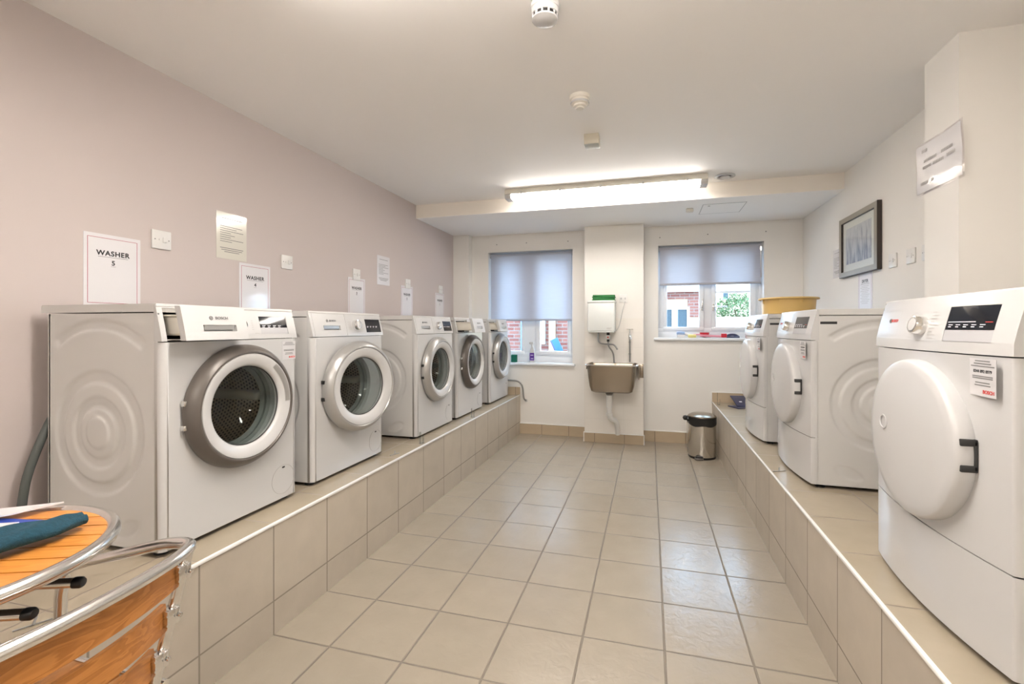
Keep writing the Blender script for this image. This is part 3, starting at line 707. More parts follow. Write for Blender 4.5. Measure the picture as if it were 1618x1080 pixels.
    if hosed:
        MB().tube(crom([(-0.05, 0.55, 0.10), (-0.20, 0.60, 0.03), (-0.335, 0.585, 0.06), (-0.345, 0.575, 0.20), (-0.305, 0.565, 0.36), (-0.25, 0.575, 0.46), (-0.15, 0.60, 0.52)], 8), 0.013, 14).build('drain_hose', M['hose'], t)
    return t
def dryer(label, loc, X, rotz=-PI/2, big=False, bowd=0.030):
    t = thing('tumble_dryer', label, 'tumble dryer', loc, rotz, 'tumble dryers on the right plinth')
    body(t)
    def bow(x): return bowd*(1-(x/0.298)**2) if abs(x) < 0.298 else 0
    def front(z0, z1):
        m = MB(); ns = 20
        m.sheet(lambda u, v: (-0.290+0.58*u, 0.004-bow(-0.29+0.58*u), z0+(z1-z0)*v), ns, 2)
        for s in (-1, 1):
            y0 = 0.004-bow(0.29)
            m.sheet(lambda u, v: (s*(0.290+0.008*math.sin(u*PI/2)), y0+(0.028-y0)*(1-math.cos(u*PI/2)), z0+v*(z1-z0)), 5, 1)
        for z in (z0, z1): m.sheet(lambda u, v: (-0.290+0.58*u, 0.004-bow(-0.29+0.58*u)*(1-v)+0.03*v, z), ns, 1)
        return m
    front(0.2385, 0.696).build('front_panel', M['enamel'], t)
    k = front(0.018, 0.2355); k.build('kick_panel', M['enamel'], t)
    worktop(t)
    dz = (0.100, 0.246, 0.726, 0.812)
    fas = MB(); panel_plate(fas, -0.298, 0.298, 0.699, 0.842, [(dz[0], dz[1], dz[2], dz[3], 0.003)], bow=lambda x: bow(x)*0.9)
    fas.build('control_panel', M['plastic'], t)
    def fy(x, z): return slant(z)-bow(x)*0.9
    MB().sheet(lambda u, v: (dz[0]+0.001+u*(dz[1]-dz[0]-0.002), fy(dz[0]+u*(dz[1]-dz[0]), 0.755+v*0.056)+0.0005, 0.755+v*0.056), 8, 4).build('display', M['display'], t)
    MB().sheet(lambda u, v: (dz[0]+0.001+u*(dz[1]-dz[0]-0.002), fy(dz[0]+u*(dz[1]-dz[0]), 0.727+v*0.027)+0.0005, 0.727+v*0.027), 8, 2).build('key_strip', M['keys'], t)
    pb = MB(); rows = MB()
    def yrow(mb, x0, x1, z, h=0.0018, lift=0.0006):
        mb.sheet(lambda u, v: (x0+u*(x1-x0), fy(x0+u*(x1-x0), z+v*h)-lift, z+v*h), 4, 1)
    for k_ in range(5):
        yrow(pb, dz[0]+0.010+0.024*k_, dz[0]+0.024+0.024*k_, 0.766, lift=0.0001); yrow(pb, dz[0]+0.010+0.024*k_, dz[0]+0.020+0.024*k_, 0.761, lift=0.0001)
    yrow(pb, dz[0]+0.006, dz[0]+0.092, 0.773, 0.0016, 0.0001); pb.build('display_print', M['inkwhite'], t)
    rb = MB(); yrow(rb, dz[0]+0.118, dz[0]+0.138, 0.772, 0.0016, 0.0001); rb.build('display_print', M['inkred'], t)
    kb = knob(t, 0.004, 0.764, 0.026, False); kb.location.y = fy(0.004, 0.764)
    for k_ in range(9): yrow(rows, 0.038, 0.038+0.016+0.007*((k_*5) % 3), 0.800-k_*0.0085)
    for k_ in range(9): yrow(rows, -0.030-0.016-0.005*((k_*4) % 3), -0.032, 0.800-k_*0.0085)
    yrow(rows, -0.01, 0.03, 0.724); rows.build('programme_names', M['inkfaint'], t)
    # water container drawer outline and brand
    sm = MB()
    for z in (0.812, 0.762, 0.735): yrow(sm, -0.262, -0.128, z, 0.0010)
    for x in (-0.262, -0.128): sm.sheet(lambda u, v: (x+u*0.001, fy(x, 0.735+v*0.077)-0.0006, 0.735+v*0.077), 1, 4)
    sm.build('condensate_drawer_seam', M['inkfaint'], t)
    text_mesh('brand_lettering', 'BOSCH', 0.0115, plane_mtx((-0.158, fy(-0.158, 0.78)-0.0018, 0.780), (1, 0.03, 0), (0, 0.22, 1)), M['inkred'], t, bold=0.0005)
    e = MB(); pm = plane_mtx((-0.192, fy(-0.192, 0.78)-0.0014, 0.780), (1, 0.03, 0), (0, 0.22, 1))
    e.tube([pm @ Vector((0.006*math.cos(a), 0.006*math.sin(a), 0)) for a in [2*PI*k_/20 for k_ in range(20)]], 0.0010, 6, closed=True)
    for q in ((-0.002, -0.004, -0.002, 0.004), (0.002, -0.004, 0.002, 0.004), (-0.002, 0, 0.002, 0)): e.tube([pm @ Vector((q[0], q[1], 0)), pm @ Vector((q[2], q[3], 0))], 0.0009, 6)
    e.build('brand_emblem', M['inkgrey'], t)
    sticker(t, 0.188, 0.272, 0.606, 0.690, 0.004-bow(0.188)+0.0005, True)
    # round solid door, pull side on the right
    R = 0.212; zc = 0.462; y0 = -bowd+0.004
    d = MB().lathe([(R-0.012, 0.030), (R-0.004, 0.004), (R, -0.004), (R-0.001, -0.026), (R-0.004, -0.034), (R-0.009, -0.0375), (R-0.03, -0.0405), (0.13, -0.0455), (0.07, -0.0485), (0.0, -0.0495)], (0, y0+0.010, zc), 'Y', 96).build('door', M['plastic'], t, smooth=50)
    for dzz in (-0.030, 0.030):
        MB().box(R-0.014, R+0.0015, y0-0.0185, y0+0.014, zc+0.004+dzz-0.008, zc+0.004+dzz+0.008, 0.002).build('hinge_recess', M['dark'], d)
    MB().box(R-0.008, R+0.0015, y0+0.007, y0+0.014, zc-0.030, zc+0.038, 0.001).build('shadow_line', M['dark'], d)  # thin dark strip standing in for the shadow along the door's edge
    MB().lathe([(0.022, 0), (0.021, -0.002), (0.017, -0.002), (0.016, 0)], (-0.10, y0-0.0385, zc+0.02), 'Y', 24, closed=True).build('latch_mark', M['plastic'], d)
    MB().box(0.2965, 0.2975, 0.04, 0.11, 0.775, 0.787).build('rating_label', M['ink'], t)
    return t
LZ = PLZ+0.0003; RZ = PRZ+0.0003
GR = 'front-loading washing machines on the left plinth'
washer('white washing machine nearest the wooden table, detergent drawer pulled out, dark grey door ring', (-1.556, 1.437, LZ), 0, 'titan', open_drawer=True, dial=False, disp=(0.105, 0.252, 0.738, 0.812), keys=True, stick=True, hosed=True)
washer('white washing machine in front of the WASHER 4 sign with its silver-ringed door ajar', (-1.560, 2.140, LZ), 0, 'silver', door_angle=math.radians(10), zdoor=0.452, R=0.240)
washer('white washing machine in front of the WASHER 3 sign, door shut, shiny dark display', (-1.530, 3.092, LZ), 0, 'silver', zdoor=0.457, dark_drum=True)
washer('white washing machine with open drawer, darker silver door ring, second from the back window', (-1.530, 3.768, LZ), 0, 'titan', open_drawer=True, dial=False, dark_drum=True, pulled=0.15, keys=True)
washer('white washing machine with open drawer at the far end, next to the window wall', (-1.520, 4.545, LZ), 0, 'silver', open_drawer=True, dial=False, dark_drum=True, pulled=0.10)
dryer('large white tumble dryer nearest the camera at the right, round solid door and service sticker', (0.735, 1.480, RZ), 0)
dryer('white tumble dryer in the middle of the three on the right plinth', (0.738, 2.730, RZ), 0)
dryer('white tumble dryer at the far end under the round yellow tub', (0.715, 3.560, RZ), 0)

# ------------------------------------------------------------------ signs, notices and switches
def wallplane(side, y, z):
    if side == 'L': return plane_mtx((XL+0.0012, y, z), (0, 1, 0), (0, 0, 1))
    return plane_mtx((XR-0.0012, y, z), (0, -1, 0), (0, 0, 1))
def washer_sign(side, yc, ztop, num, label, word='WASHER', wd=0.212, ht=0.30, group='laminated machine number signs', lines=False, mp='paper'):
    n = Vector((1, 0, 0)) if side == 'L' else Vector((-1, 0, 0)); x = XL if side == 'L' else XR
    t = thing('laminated_sign', label, 'sign', (x, yc, ztop-ht), 0, group)
    rt = Vector((0, 1, 0)) if side == 'L' else Vector((0, -1, 0))
    def PM(dx, dz, lift): return plane_mtx(tuple(rt*dx + Vector((0, 0, dz)) + n*lift), rt, (0, 0, 1))
    MB().box(-wd/2, wd/2, 0, ht, 0, 0.0015, mtx=PM(0, 0, 0.0002)).build('sheet', M[mp], t)
    b = MB(); w2_, e = wd/2-0.014, 0.0009
    z0, z1 = 0.014, ht-0.016
    for q in ((-w2_, w2_, z1-e, z1+e), (-w2_-e, -w2_+e, z0, z1), (w2_-e, w2_+e, z0, z1), (-w2_, w2_, z0-e, z0+e)):
        b.box(q[0], q[1], q[2], q[3], 0, 0.0003, mtx=PM(0, 0, 0.0018))
    b.build('border_line', M['inkmag'], t)
    wl = text_mesh('lettering', word, 0.0285, PM(0, ht-0.079, 0.0018), M['ink'], t, bold=0.0009, space=1.12, sx=1.0)
    MB().box(-0.056, 0.056, -0.0006, 0.0006, 0, 0.0003, mtx=PM(0, ht-0.094, 0.0018)).build('underline', M['ink'], t)
    if num:
        text_mesh('number', num, 0.027, PM(0, ht-0.118, 0.0018), M['ink'], t, bold=0.0008)
        MB().box(-0.009, 0.009, -0.0005, 0.0005, 0, 0.0003, mtx=PM(0, ht-0.132, 0.0018)).build('underline', M['ink'], t)
    if lines:
        lb = MB(); bars(lb, PM(0, ht-0.1, 0.0018), [(-0.07+0.02*(k % 2), 0.07-0.015*(k % 3), -0.012*k) for k in range(12)], 0.0022); lb.build('small_print', M['inkfaint'], t)
    return t
washer_sign('L', 1.408, 1.590, '5', 'laminated sign reading WASHER 5 with red border, behind the nearest washer')
washer_sign('L', 2.127, 1.562, '4', 'laminated sign reading WASHER 4 above the second washer')
washer_sign('L', 3.068, 1.582, '3', 'laminated WASHER sign below the switch, left of the narrow printed notice')
washer_sign('L', 3.825, 1.585, '2', 'laminated WASHER sign just right of the small printed notice')
washer_sign('L', 4.515, 1.568, '1', 'laminated WASHER sign nearest the corner column')
washer_sign('R', 3.651, 1.600, None, 'laminated DRYER sign hanging below the framed picture', word='DRYER', group='laminated machine number signs', lines=True, ht=0.30, mp='papermatt')
def notice(side, yc, ztop, wd, ht, label, mp, title=True):
    n = Vector((1, 0, 0)) if side == 'L' else Vector((-1, 0, 0)); x = XL if side == 'L' else XR
    rt = Vector((0, 1, 0)) if side == 'L' else Vector((0, -1, 0))
    t = thing('printed_notice', label, 'notice', (x, yc, ztop-ht), 0)
    def PM(dz, lift): return plane_mtx(tuple(Vector((0, 0, dz)) + n*lift), rt, (0, 0, 1))
    MB().box(-wd/2, wd/2, 0, ht, 0, 0.0014, mtx=PM(0, 0.0002)).build('sheet', mp, t)
    h = wd/2-0.022; rows = []
    ends = [0.95, 0.7, 1.0, 0.45, 0.62, 0.45, 1.0, 0.5]
    for k, e in enumerate(ends): rows.append((-h, -h+2*h*e, ht*0.70-k*0.0115))
    hb = MB(); bars(hb, PM(0, 0.0017), [(-h*0.85, h*0.9, ht*0.875)], 0.0035); bars(hb, PM(0, 0.0017), rows, 0.0032)
    hb.build('small_print', M['inkgrey'], t)
    fb = MB(); bars(fb, PM(0, 0.0017), [(-h, h, ht*0.235), (-h*0.9, h*0.9, ht*0.195), (-h*0.65, h*0.65, ht*0.155)], 0.0035); fb.build('footer_print', M['inkgrey'], t)
    return t
notice('L', 1.975, 1.817, 0.186, 0.248, 'cream laminated notice high on the pink wall above WASHER 4', M['papercream'])
notice('L', 3.437, 1.806, 0.188, 0.245, 'small white laminated notice between the third and fourth washer signs', M['paper'])
notice('R', 4.125, 1.820, 0.190, 0.225, 'white printed notice partly tucked behind the framed picture', M['paper'])
def plate(side, yc, zc, wd, label, group, sw=1):
    n = Vector((1, 0, 0)) if side == 'L' else Vector((-1, 0, 0)); x = XL if side == 'L' else XR
    rt = Vector((0, 1, 0)) if side == 'L' else Vector((0, -1, 0))
    t = thing('wall_switch', label, 'switch', (x, yc, zc), 0, group)
    PM = lambda lift: plane_mtx(tuple(n*lift), rt, (0, 0, 1))
    MB().box(-wd/2, wd/2, -0.043, 0.043, 0, 0.009, 0.003, mtx=PM(0.0002)).build('face_plate', M['switch'], t)
    MB().box(wd*0.04, wd*0.04+0.016, -0.012, 0.012, 0, 0.004, 0.0015, mtx=PM(0.009)).build('rocker', M['switch'], t)
    sc2 = MB()
    for s in (-1, 1): sc2.lathe([(0, 0.0006), (0.003, 0.0006), (0.0032, -0.001)], (0, 0, 0), 'Z', 12); 
    sc2.bm.free()
    for s in (-1, 1):
        MB().box(-0.0026, 0.0026, -0.0026, 0.0026, 0, 0.0007, 0.0004, mtx=PM(0.009) @ Matrix.Translation((s*wd*0.36, 0, 0))).build('screw', M['inkgrey'], t)
    MB().box(-wd*0.17, -wd*0.17+0.003, -0.004, 0.004, 0, 0.0005, mtx=PM(0.009)).build('indicator', M['inkfaint'], t)
    return t
GS = 'white switch plates on the pink wall'
for y, wd, lb in ((1.602, 0.086, 'white wall switch to the right of the WASHER 5 sign'), (2.360, 0.088, 'white wall switch between the cream notice and the third washer sign'),
              (3.060, 0.088, 'white wall switch just above the third washer sign'), (3.835, 0.088, 'white wall switch just above the fourth washer sign'), (4.530, 0.088, 'white wall switch above the washer sign nearest the corner')):
    plate('L', y, 1.608, wd, lb, GS)
GS2 = 'white switch plates on the cream right wall'
plate('R', 3.270, 1.610, 0.088, 'white wall switch nearest the framed picture', GS2)
plate('R', 3.070, 1.608, 0.088, 'white wall switch in the middle of the row of three on the right wall', GS2)
plate('R', 2.915, 1.606, 0.088, 'white wall switch half hidden by the corner of the right column', GS2)
# framed picture
t = thing('framed_picture', 'framed grey-blue watercolour print with cream mount on the right wall', 'picture', (XR, 3.720, 1.580))
fr = MB(); W_, H_ = 0.300, 0.440
for q in ((-W_, W_, 0, 0.035), (-W_, W_, H_-0.035, H_), (-W_, -W_+0.035, 0.035, H_-0.035), (W_-0.035, W_, 0.035, H_-0.035)):
    fr.box(-0.028, -0.0005, q[0], q[1], q[2], q[3])
fr.build('picture_frame', M['frame'], t)
bk = MB().box(-0.0275, -0.0003, -W_-0.006, -W_-0.0005, -0.002, H_+0.002).box(-0.0275, -0.0003, W_+0.0005, W_+0.003, -0.002, H_+0.002).box(-0.0275, -0.0003, -W_, W_, -0.004, -0.0005)
bk.box(-0.0275, -0.012, -W_+0.0355, -W_+0.0385, 0.036, H_-0.036).box(-0.0275, -0.012, W_-0.0405, W_-0.0355, 0.036, H_-0.036).box(-0.0275, -0.012, -W_+0.036, W_-0.036, H_-0.0385, H_-0.0355)
bk.build('frame_edge', M['smalldark'], t)
MB().box(-0.014, -0.008, -W_+0.034, W_-0.034, 0.034, H_-0.034).build('mount', M['mount'], t, smooth=0)
MB().box(-0.016, -0.0142, -W_+0.105, W_-0.095, 0.088, H_-0.088).build('print', M['art'], t, smooth=0)
MB().box(-0.0205, -0.0195, -W_+0.034, W_-0.034, 0.034, H_-0.034).build('picture_glass', M['pane'], t, smooth=0)
# laminated landscape sheet on the right column, hanging loose past both corners
t = thing('laminated_notice', 'shiny laminated landscape notice curling off the edge of the right column', 'notice', (1.203, 2.345, 1.80))
def sh(u, v):
    y = 0.165-0.325*u; e = max(0, y-0.110)
    return (-0.004-0.004*math.sin(u*5+v*2)-0.10*e*e*0 - 0.003*math.sin(v*9)*0.4, y, 0.235*v-0.02*0)
MB().sheet(sh, 24, 14, 0.0008).build('sheet', M['film'], t)
def sh2(u, v):
    p = sh(0.03+0.94*u, 0.04+0.92*v); return (p[0]-0.0012, p[1], p[2])
MB().sheet(sh2, 24, 14).build('paper_insert', M['paper'], t)
tm = MB()
for (u0, u1, v0) in ((0.16, 0.30, 0.80), (0.20, 0.48, 0.60), (0.55, 0.80, 0.62), (0.18, 0.36, 0.48), (0.40, 0.62, 0.48), (0.66, 0.86, 0.5), (0.14, 0.34, 0.18), (0.38, 0.46, 0.18)):
    k = int((u1-u0)/0.03)
    for i in range(k):
        ua = u0+i*0.03
        tm.sheet(lambda u, v: (sh(ua+0.018*u, v0)[0]-0.0026, sh(ua+0.018*u, v0)[1], 0.235*v0+v*0.014), 1, 1)
tm.build('faded_print', M['inkfaint'], t)

# ------------------------------------------------------------------ ceiling fittings
def batten(x0, x1, y, label, zt=ZC, glow='tubglow'):
    t = thing('fluorescent_batten', label, 'light', ((x0+x1)/2, y, zt), 0, 'fluorescent ceiling battens'); W = (x1-x0)/2
    wide = glow == 'tubglow'              # unseen near battens: diffuser flared to throw light on the ceiling; far one broad-housed
    MB().prism([(-0.052, 0), (-0.062, -0.036), (-0.064, -0.046), (0.064, -0.046), (0.062, -0.036), (0.052, 0)] if wide else [(-0.056, 0), (-0.070, -0.036), (-0.073, -0.046), (0.073, -0.046), (0.070, -0.036), (0.056, 0)], -W, W).build('housing', M['plastic2'], t)
    pr = [(-0.062, -0.0465), (-0.080, -0.056), (-0.058, -0.080), (0.058, -0.080), (0.080, -0.056), (0.062, -0.0465)] if wide else \
         [(-0.066, -0.047), (-0.066, -0.062), (-0.052, -0.080), (0.052, -0.080), (0.066, -0.062), (0.066, -0.047)]
    MB().prism(pr, -W+0.055, W-0.055).build('diffuser', M[glow], t, smooth=0)
    for s in (-1, 1):
        a, b = sorted((s*W, s*(W-0.054)))
        MB().prism([(p[0]*1.01, p[1]*1.01) for p in pr], a, b).build('end_cap', M['plastic'], t, smooth=0)
    for k in range(5):
        xx = -W+0.15+k*(2*W-0.3)/4
        MB().box(xx-0.008, xx+0.008, -0.0745, -0.066, -0.052, -0.030, 0.002).build('clip', M['plastic'], t)
    return t
batten(-1.205, 0.435, 3.800, 'lit fluorescent batten with clear ends across the ceiling by the bulkhead', glow='tubglow_far')
batten(-1.205, 0.435, 1.080, 'lit fluorescent batten across the ceiling over the near machines')
batten(-1.205, 0.435, -1.200, 'lit fluorescent batten across the ceiling behind the camera')
def detector(x, y, label, vents, r=0.052):
    t = thing('smoke_detector', label, 'smoke detector', (x, y, ZC), 0, 'smoke detectors on the ceiling')
    if vents:
        MB().lathe([(0, 0), (r*1.05, 0), (r*1.05, -0.018), (r, -0.020), (r, -0.036), (r*0.97, -0.039), (r*0.9, -0.040)], (0, 0, 0), 'Z', 40).build('base', M['plastic'], t)
        MB().lathe([(r*0.86, -0.036), (r*0.86, -0.054)], (0, 0, 0), 'Z', 40).build('chamber', M['ink'], t)
        ve = MB()
        for k in range(12):
            a = 2*PI*k/12; ve.box(r*0.84, r*0.95, -0.0035, 0.0035, -0.055, -0.038, 0.001, mtx=Matrix.Rotation(a, 4, 'Z'))
        ve.build('rib', M['plastic'], t)
        MB().lathe([(r*0.95, -0.052), (r*0.93, -0.057), (r*0.6, -0.064), (r*0.3, -0.067), (0, -0.067)], (0, 0, 0), 'Z', 40).build('cover', M['plastic'], t)
    else:
        MB().lathe([(0, 0), (r*1.1, 0), (r*1.08, -0.016), (r*0.95, -0.020), (r*0.93, -0.030), (r*0.98, -0.034), (r*0.96, -0.042), (r*0.72, -0.046), (r*0.70, -0.054), (r*0.45, -0.058), (r*0.42, -0.064), (0, -0.066)], (0, 0, 0), 'Z', 40).build('base', M['plastic2'], t)
        MB().lathe([(r*0.98, -0.030), (r*1.03, -0.036), (r*0.98, -0.042)], (0, 0, 0), 'Z', 40, closed=True).build('rim', M['plastic'], t)
detector(-0.372, 1.635, 'white smoke detector with dark slots nearest the camera', True, 0.050)
detector(-0.346, 2.330, 'ivory stepped heat detector further along the ceiling', False, 0.047)
t = thing('junction_box', 'small square ivory box on the ceiling between detector and batten', 'junction box', (-0.344, 2.835, ZC))
MB().box(-0.045, 0.045, -0.045, 0.045, -0.062, 0, 0.003).build('housing', M['boxgrey'], t)
MB().box(-0.044, 0.044, -0.044, 0.044, -0.065, -0.0622, 0.001).build('cover', M['boxface'], t)
t = thing('ceiling_vent', 'round white air valve in the ceiling right of the batten', 'vent', (0.570, 3.850, ZC))
MB().lathe([(0.075, 0), (0.078, -0.006), (0.060, -0.012), (0.050, -0.008), (0.048, 0)], (0, 0, 0), 'Z', 40, closed=True).build('vent_ring', M['plastic'], t)
MB().lathe([(0, -0.020), (0.034, -0.018), (0.040, -0.012), (0.030, -0.004), (0, -0.004)], (0, 0, 0), 'Z', 40).build('vent_disc', M['plastic'], t)
MB().lathe([(0, -0.001), (0.049, -0.001)], (0, 0, 0), 'Z', 32).build('vent_opening', M['dark'], t)
t = tag(MB().box(-0.030, 0.030, -0.022, 0.022, -0.032, 0, 0.006).build('ceiling_sensor', M['plastic2'], loc=(0.348, 4.31, ZS-0.003)), 'small white sensor block under the bulkhead beside the hatch', 'sensor')
t = thing('access_hatch', 'flush white access hatch in the bulkhead underside with a small lock', 'hatch', (0.62, 4.36, ZS-0.003))
MB().box(-0.17, 0.17, -0.17, 0.17, -0.0015, 0).build('hatch_panel', M['ceil'], t)
hf = MB()
for q in ((-0.175, 0.175, -0.175, -0.170), (-0.175, 0.175, 0.170, 0.175), (-0.175, -0.170, -0.17, 0.17), (0.170, 0.175, -0.17, 0.17)): hf.box(q[0], q[1], q[2], q[3], -0.002, 0)
hf.build('hatch_edge', M['inkfaint'], t); MB().cyl((-0.12, -0.12, -0.004), 0.010, 0.003, 'Z', 16).build('lock', M['inkfaint'], t)
# leftover wall plugs above the windows
for k, (x, z) in enumerate(((-1.70, 2.150), (-1.345, 2.154), (-0.870, 2.150), (0.105, 2.140), (0.575, 2.150), (1.115, 2.150))):
    side = 'left' if k < 3 else 'right'
    tag(MB().cyl((0, -0.0015, 0), 0.006, 0.0015, 'Y', 12).build('wall_plug', M['inkgrey'], loc=(x, YB, z)),
        'small dark wall plug above the %s window, %s of three' % (side, ('leftmost', 'middle', 'rightmost')[k % 3]), 'wall plug', 'wall plugs above the windows')

# ------------------------------------------------------------------ sink column
YP = PY-0.006
t = thing('water_heater', 'white wall-mounted water heater box above the steel sink', 'water heater', (-0.470, YP, 1.148))
MB().box(-0.135, 0.135, -0.190, -0.0005, 0.012, 0.300, 0.010, 3).build('casing', M['heater'], t)
MB().box(-0.139, 0.139, -0.195, -0.0005, 0.296, 0.322, 0.008, 3).build('top_cap', M['heater'], t)
MB().box(-0.128, 0.128, -0.185, -0.0005, 0.0, 0.014, 0.005).build('base_trim', M['heater'], t)
bb = MB(); bars(bb, plane_mtx((0.085, -0.1905, 0.045), (1, 0, 0), (0, 0, 1)), [(-0.028, 0.020, 0), (-0.030, 0.010, -0.010)], 0.004); bb.build('brand_print', M['inkfaint'], t)
MB().tube(bez([(-0.035, -0.095, 0.002), (-0.035, -0.095, -0.105), (0.03, -0.13, -0.118), (0.135, -0.22, -0.118), (0.165, -0.24, -0.165)], 0.035), 0.0085, 12).build('swivel_spout', M['brasspipe'], t)
vb = MB().box(0.048, 0.078, -0.11, -0.08, -0.028, 0.003, 0.003).box(0.050, 0.076, -0.108, -0.082, -0.095, -0.070, 0.003); vb.build('valve_body', M['black'], t)
MB().box(0.042, 0.084, -0.115, -0.075, -0.070, -0.028, 0.004).build('valve_head', M['pvc'], t)
MB().cyl((0.063, -0.119, -0.049), 0.009, 0.005, 'Y', 16).build('valve_knob', M['inkred'], t)
MB().tube(bez([(0.063, -0.095, -0.09), (0.063, -0.095, -0.14), (0.115, -0.09, -0.20), (0.122, -0.085, -0.31)], 0.05), 0.008, 12).build('supply_hose', M['brasspipe'], t)
# folded green cloth on the heater
g = MB()
for k in range(4):
    z0 = 0.0145*k
    g.sheet(lambda u, v, z0=z0, k=k: (-0.110+0.222*u, -0.155+0.125*v, z0+0.007+0.003*math.sin(7*u+k*2)+0.002*math.sin(9*v+k)), 14, 8)
g2 = MB()
for k in range(4):
    mt = Matrix.Translation((0.001*k, -0.093, 0.0003+0.0145*k)) @ Matrix.Rotation(math.radians((-3, 4, -5, 3)[k]), 4, 'Z')
    g2.box(-0.112, 0.112, -0.062, 0.062, 0.0, 0.0145, 0.006, 3, mtx=mt)
g.bm.free()
for v in g2.bm.verts: v.co.z += 0.003*math.sin(v.co.x*31)*(v.co.z/0.05)
tag(g2.build('folded_cloth', M['green'], loc=(-0.452, YP, 1.4703)), 'folded dark green cloth lying on top of the water heater', 'cloth')
# socket + cable
t = thing('wall_socket', 'white double wall socket right of the water heater with a cable plugged in', 'socket', (-0.262, PY, 1.497))
MB().box(-0.043, 0.043, -0.010, -0.0003, -0.043, 0.043, 0.003).build('face_plate', M['switch'], t)
for s in (-1, 1): MB().box(s*0.02-0.007, s*0.02+0.007, -0.014, -0.010, -0.010, 0.010, 0.0015).build('rocker', M['plastic'], t)
cab = MB().tube(crom([(0.02, -0.012, -0.030), (0.0, -0.02, -0.10), (-0.03, -0.015, -0.24), (-0.05, -0.016, -0.30), (-0.075, -0.03, -0.335), (-0.13, -0.06, -0.345)], 8), 0.0032, 8)
cab.build('cable', M['plastic'], t)
# sink
t = thing('sink', 'stainless steel wall-hung sink on the tiled column', 'sink', (-0.360, YP, 0.560))
SW, SD, SH = 0.250, 0.335, 0.275
def rrect(w_, d_, r, n=6, yc=0.0):
    pts = []
    for cx, cy, a0 in ((w_-r, d_-r, 0), (-w_+r, d_-r, PI/2), (-w_+r, -d_+r, PI), (w_-r, -d_+r, 3*PI/2)):
        for k in range(n+1): pts.append((cx+r*math.cos(a0+PI/2*k/n), cy+yc+r*math.sin(a0+PI/2*k/n)))
    return pts
def loft(mb, secs):
    R_ = [[mb.bm.verts.new((x, y, z)) for x, y in pts] for pts, z in secs]; n = len(R_[0])
    for A, B in zip(R_[:-1], R_[1:]):
        for i in range(n): mb.bm.faces.new((A[i], A[(i+1) % n], B[(i+1) % n], B[i]))
    return R_
yc = -SD/2
sk = MB(); secs = []
for f_, z in ((0.70, 0.0), (0.80, 0.012), (0.86, 0.06), (0.91, 0.15), (0.955, SH-0.02), (0.96, SH-0.012)): secs.append((rrect(SW*f_, SD/2*f_, 0.05*f_, yc=yc), z))
secs += [(rrect(SW, SD/2-0.001, 0.05, yc=yc), SH-0.014), (rrect(SW, SD/2-0.001, 0.05, yc=yc), SH), (rrect(SW*0.95, SD/2*0.93, 0.04, yc=yc), SH+0.001)]
for f_, z in ((0.93, SH-0.01), (0.90, 0.15), (0.84, 0.06), (0.74, 0.02)): secs.append((rrect(SW*f_, SD/2*f_*0.97, 0.045*f_, yc=yc), z))
R_ = loft(sk, secs); sk.bm.faces.new(R_[0][::-1]); sk.bm.faces.new(R_[-1]); sk.build('basin', M['steel'], t)
rm = MB(); pts = rrect(SW+0.002, SD/2, 0.05, yc=yc-0.001); rm.tube([(x, min(y, -0.008), SH-0.004) for x, y in pts], 0.007, 10, closed=True); rm.build('rim', M['chrome'], t)
MB().box(SW+0.006, SW+0.012, -0.20, -0.0005, SH-0.150, SH-0.012, 0.002).box(SW+0.006, SW+0.05, -0.004, -0.0005, SH-0.150, SH-0.012, 0.001).build('wall_bracket', M['steel'], t)
MB().box(-SW-0.012, -SW-0.006, -0.16, -0.0005, SH-0.06, SH-0.012, 0.002).build('wall_bracket', M['steel'], t)
# waste pipe (part of the sink)
MB().cyl((-0.030, yc, -0.030), 0.036, 0.031, 'Z', 24, 0.004).build('drain_fitting', M['titan'], t)
MB().cyl((-0.030, yc, -0.042), 0.030, 0.013, 'Z', 24, 0.003).build('drain_nut', M['brasspipe'], t)
wp = MB().cyl((-0.030, yc, -0.170), 0.031, 0.130, 'Z', 28, 0.003)
wp.tube(bez([(-0.030, yc, -0.16), (-0.026, yc, -0.27), (0.035, yc+0.03, -0.30), (0.045, yc+0.08, -0.36), (0.045, yc+0.10, -0.452)], 0.045), 0.024, 18)
wp.cyl((-0.030, yc, -0.245), 0.033, 0.030, 'Z', 24, 0.004)
wp.build('waste_pipe', M['pvc'], t)
# tap standpipe
t = thing('wall_tap', 'chrome lever tap on a tall grey pipe right of the water heater', 'tap', (-0.195, YP, 0.845))
MB().tube([(0, -0.022, 0.0), (0, -0.022, 0.245)], 0.008, 12).build('standpipe', M['brasspipe'], t)
MB().cyl((0, -0.022, 0.235), 0.014, 0.055, 'Z', 20, 0.003).tube(bez([(0, -0.022, 0.268), (0, -0.085, 0.285), (0.012, -0.105, 0.23)], 0.03), 0.010, 12).build('tap_body', M['chrome'], t)
MB().cyl((0, -0.022, 0.29), 0.006, 0.045, 'Z', 12).box(-0.034, 0.034, -0.030, -0.014, 0.332, 0.340, 0.003).build('tap_handle', M['chrome'], t)
for z in (0.08, 0.2): MB().box(-0.013, 0.013, -0.026, -0.0003, z, z+0.01, 0.002).build('pipe_clip', M['chrome'], t)
# grey bent pipe out of the wall beside the last washer
t = thing('bent_pipe', 'grey bent drain pipe beside the furthest washing machine', 'pipe', (-1.46, YB-0.05, 0.595))
MB().tube(bez([(-0.13, 0, 0.008), (0.035, 0, 0.004), (0.085, 0.0, -0.05), (0.095, 0, -0.20), (0.112, 0.048, -0.222)], 0.05), 0.009, 12).build('pipe', M['brasspipe'], t)
MB().cyl((0.112, 0.042, -0.222), 0.018, 0.0075, 'Y', 20).build('wall_flange', M['plastic'], t)

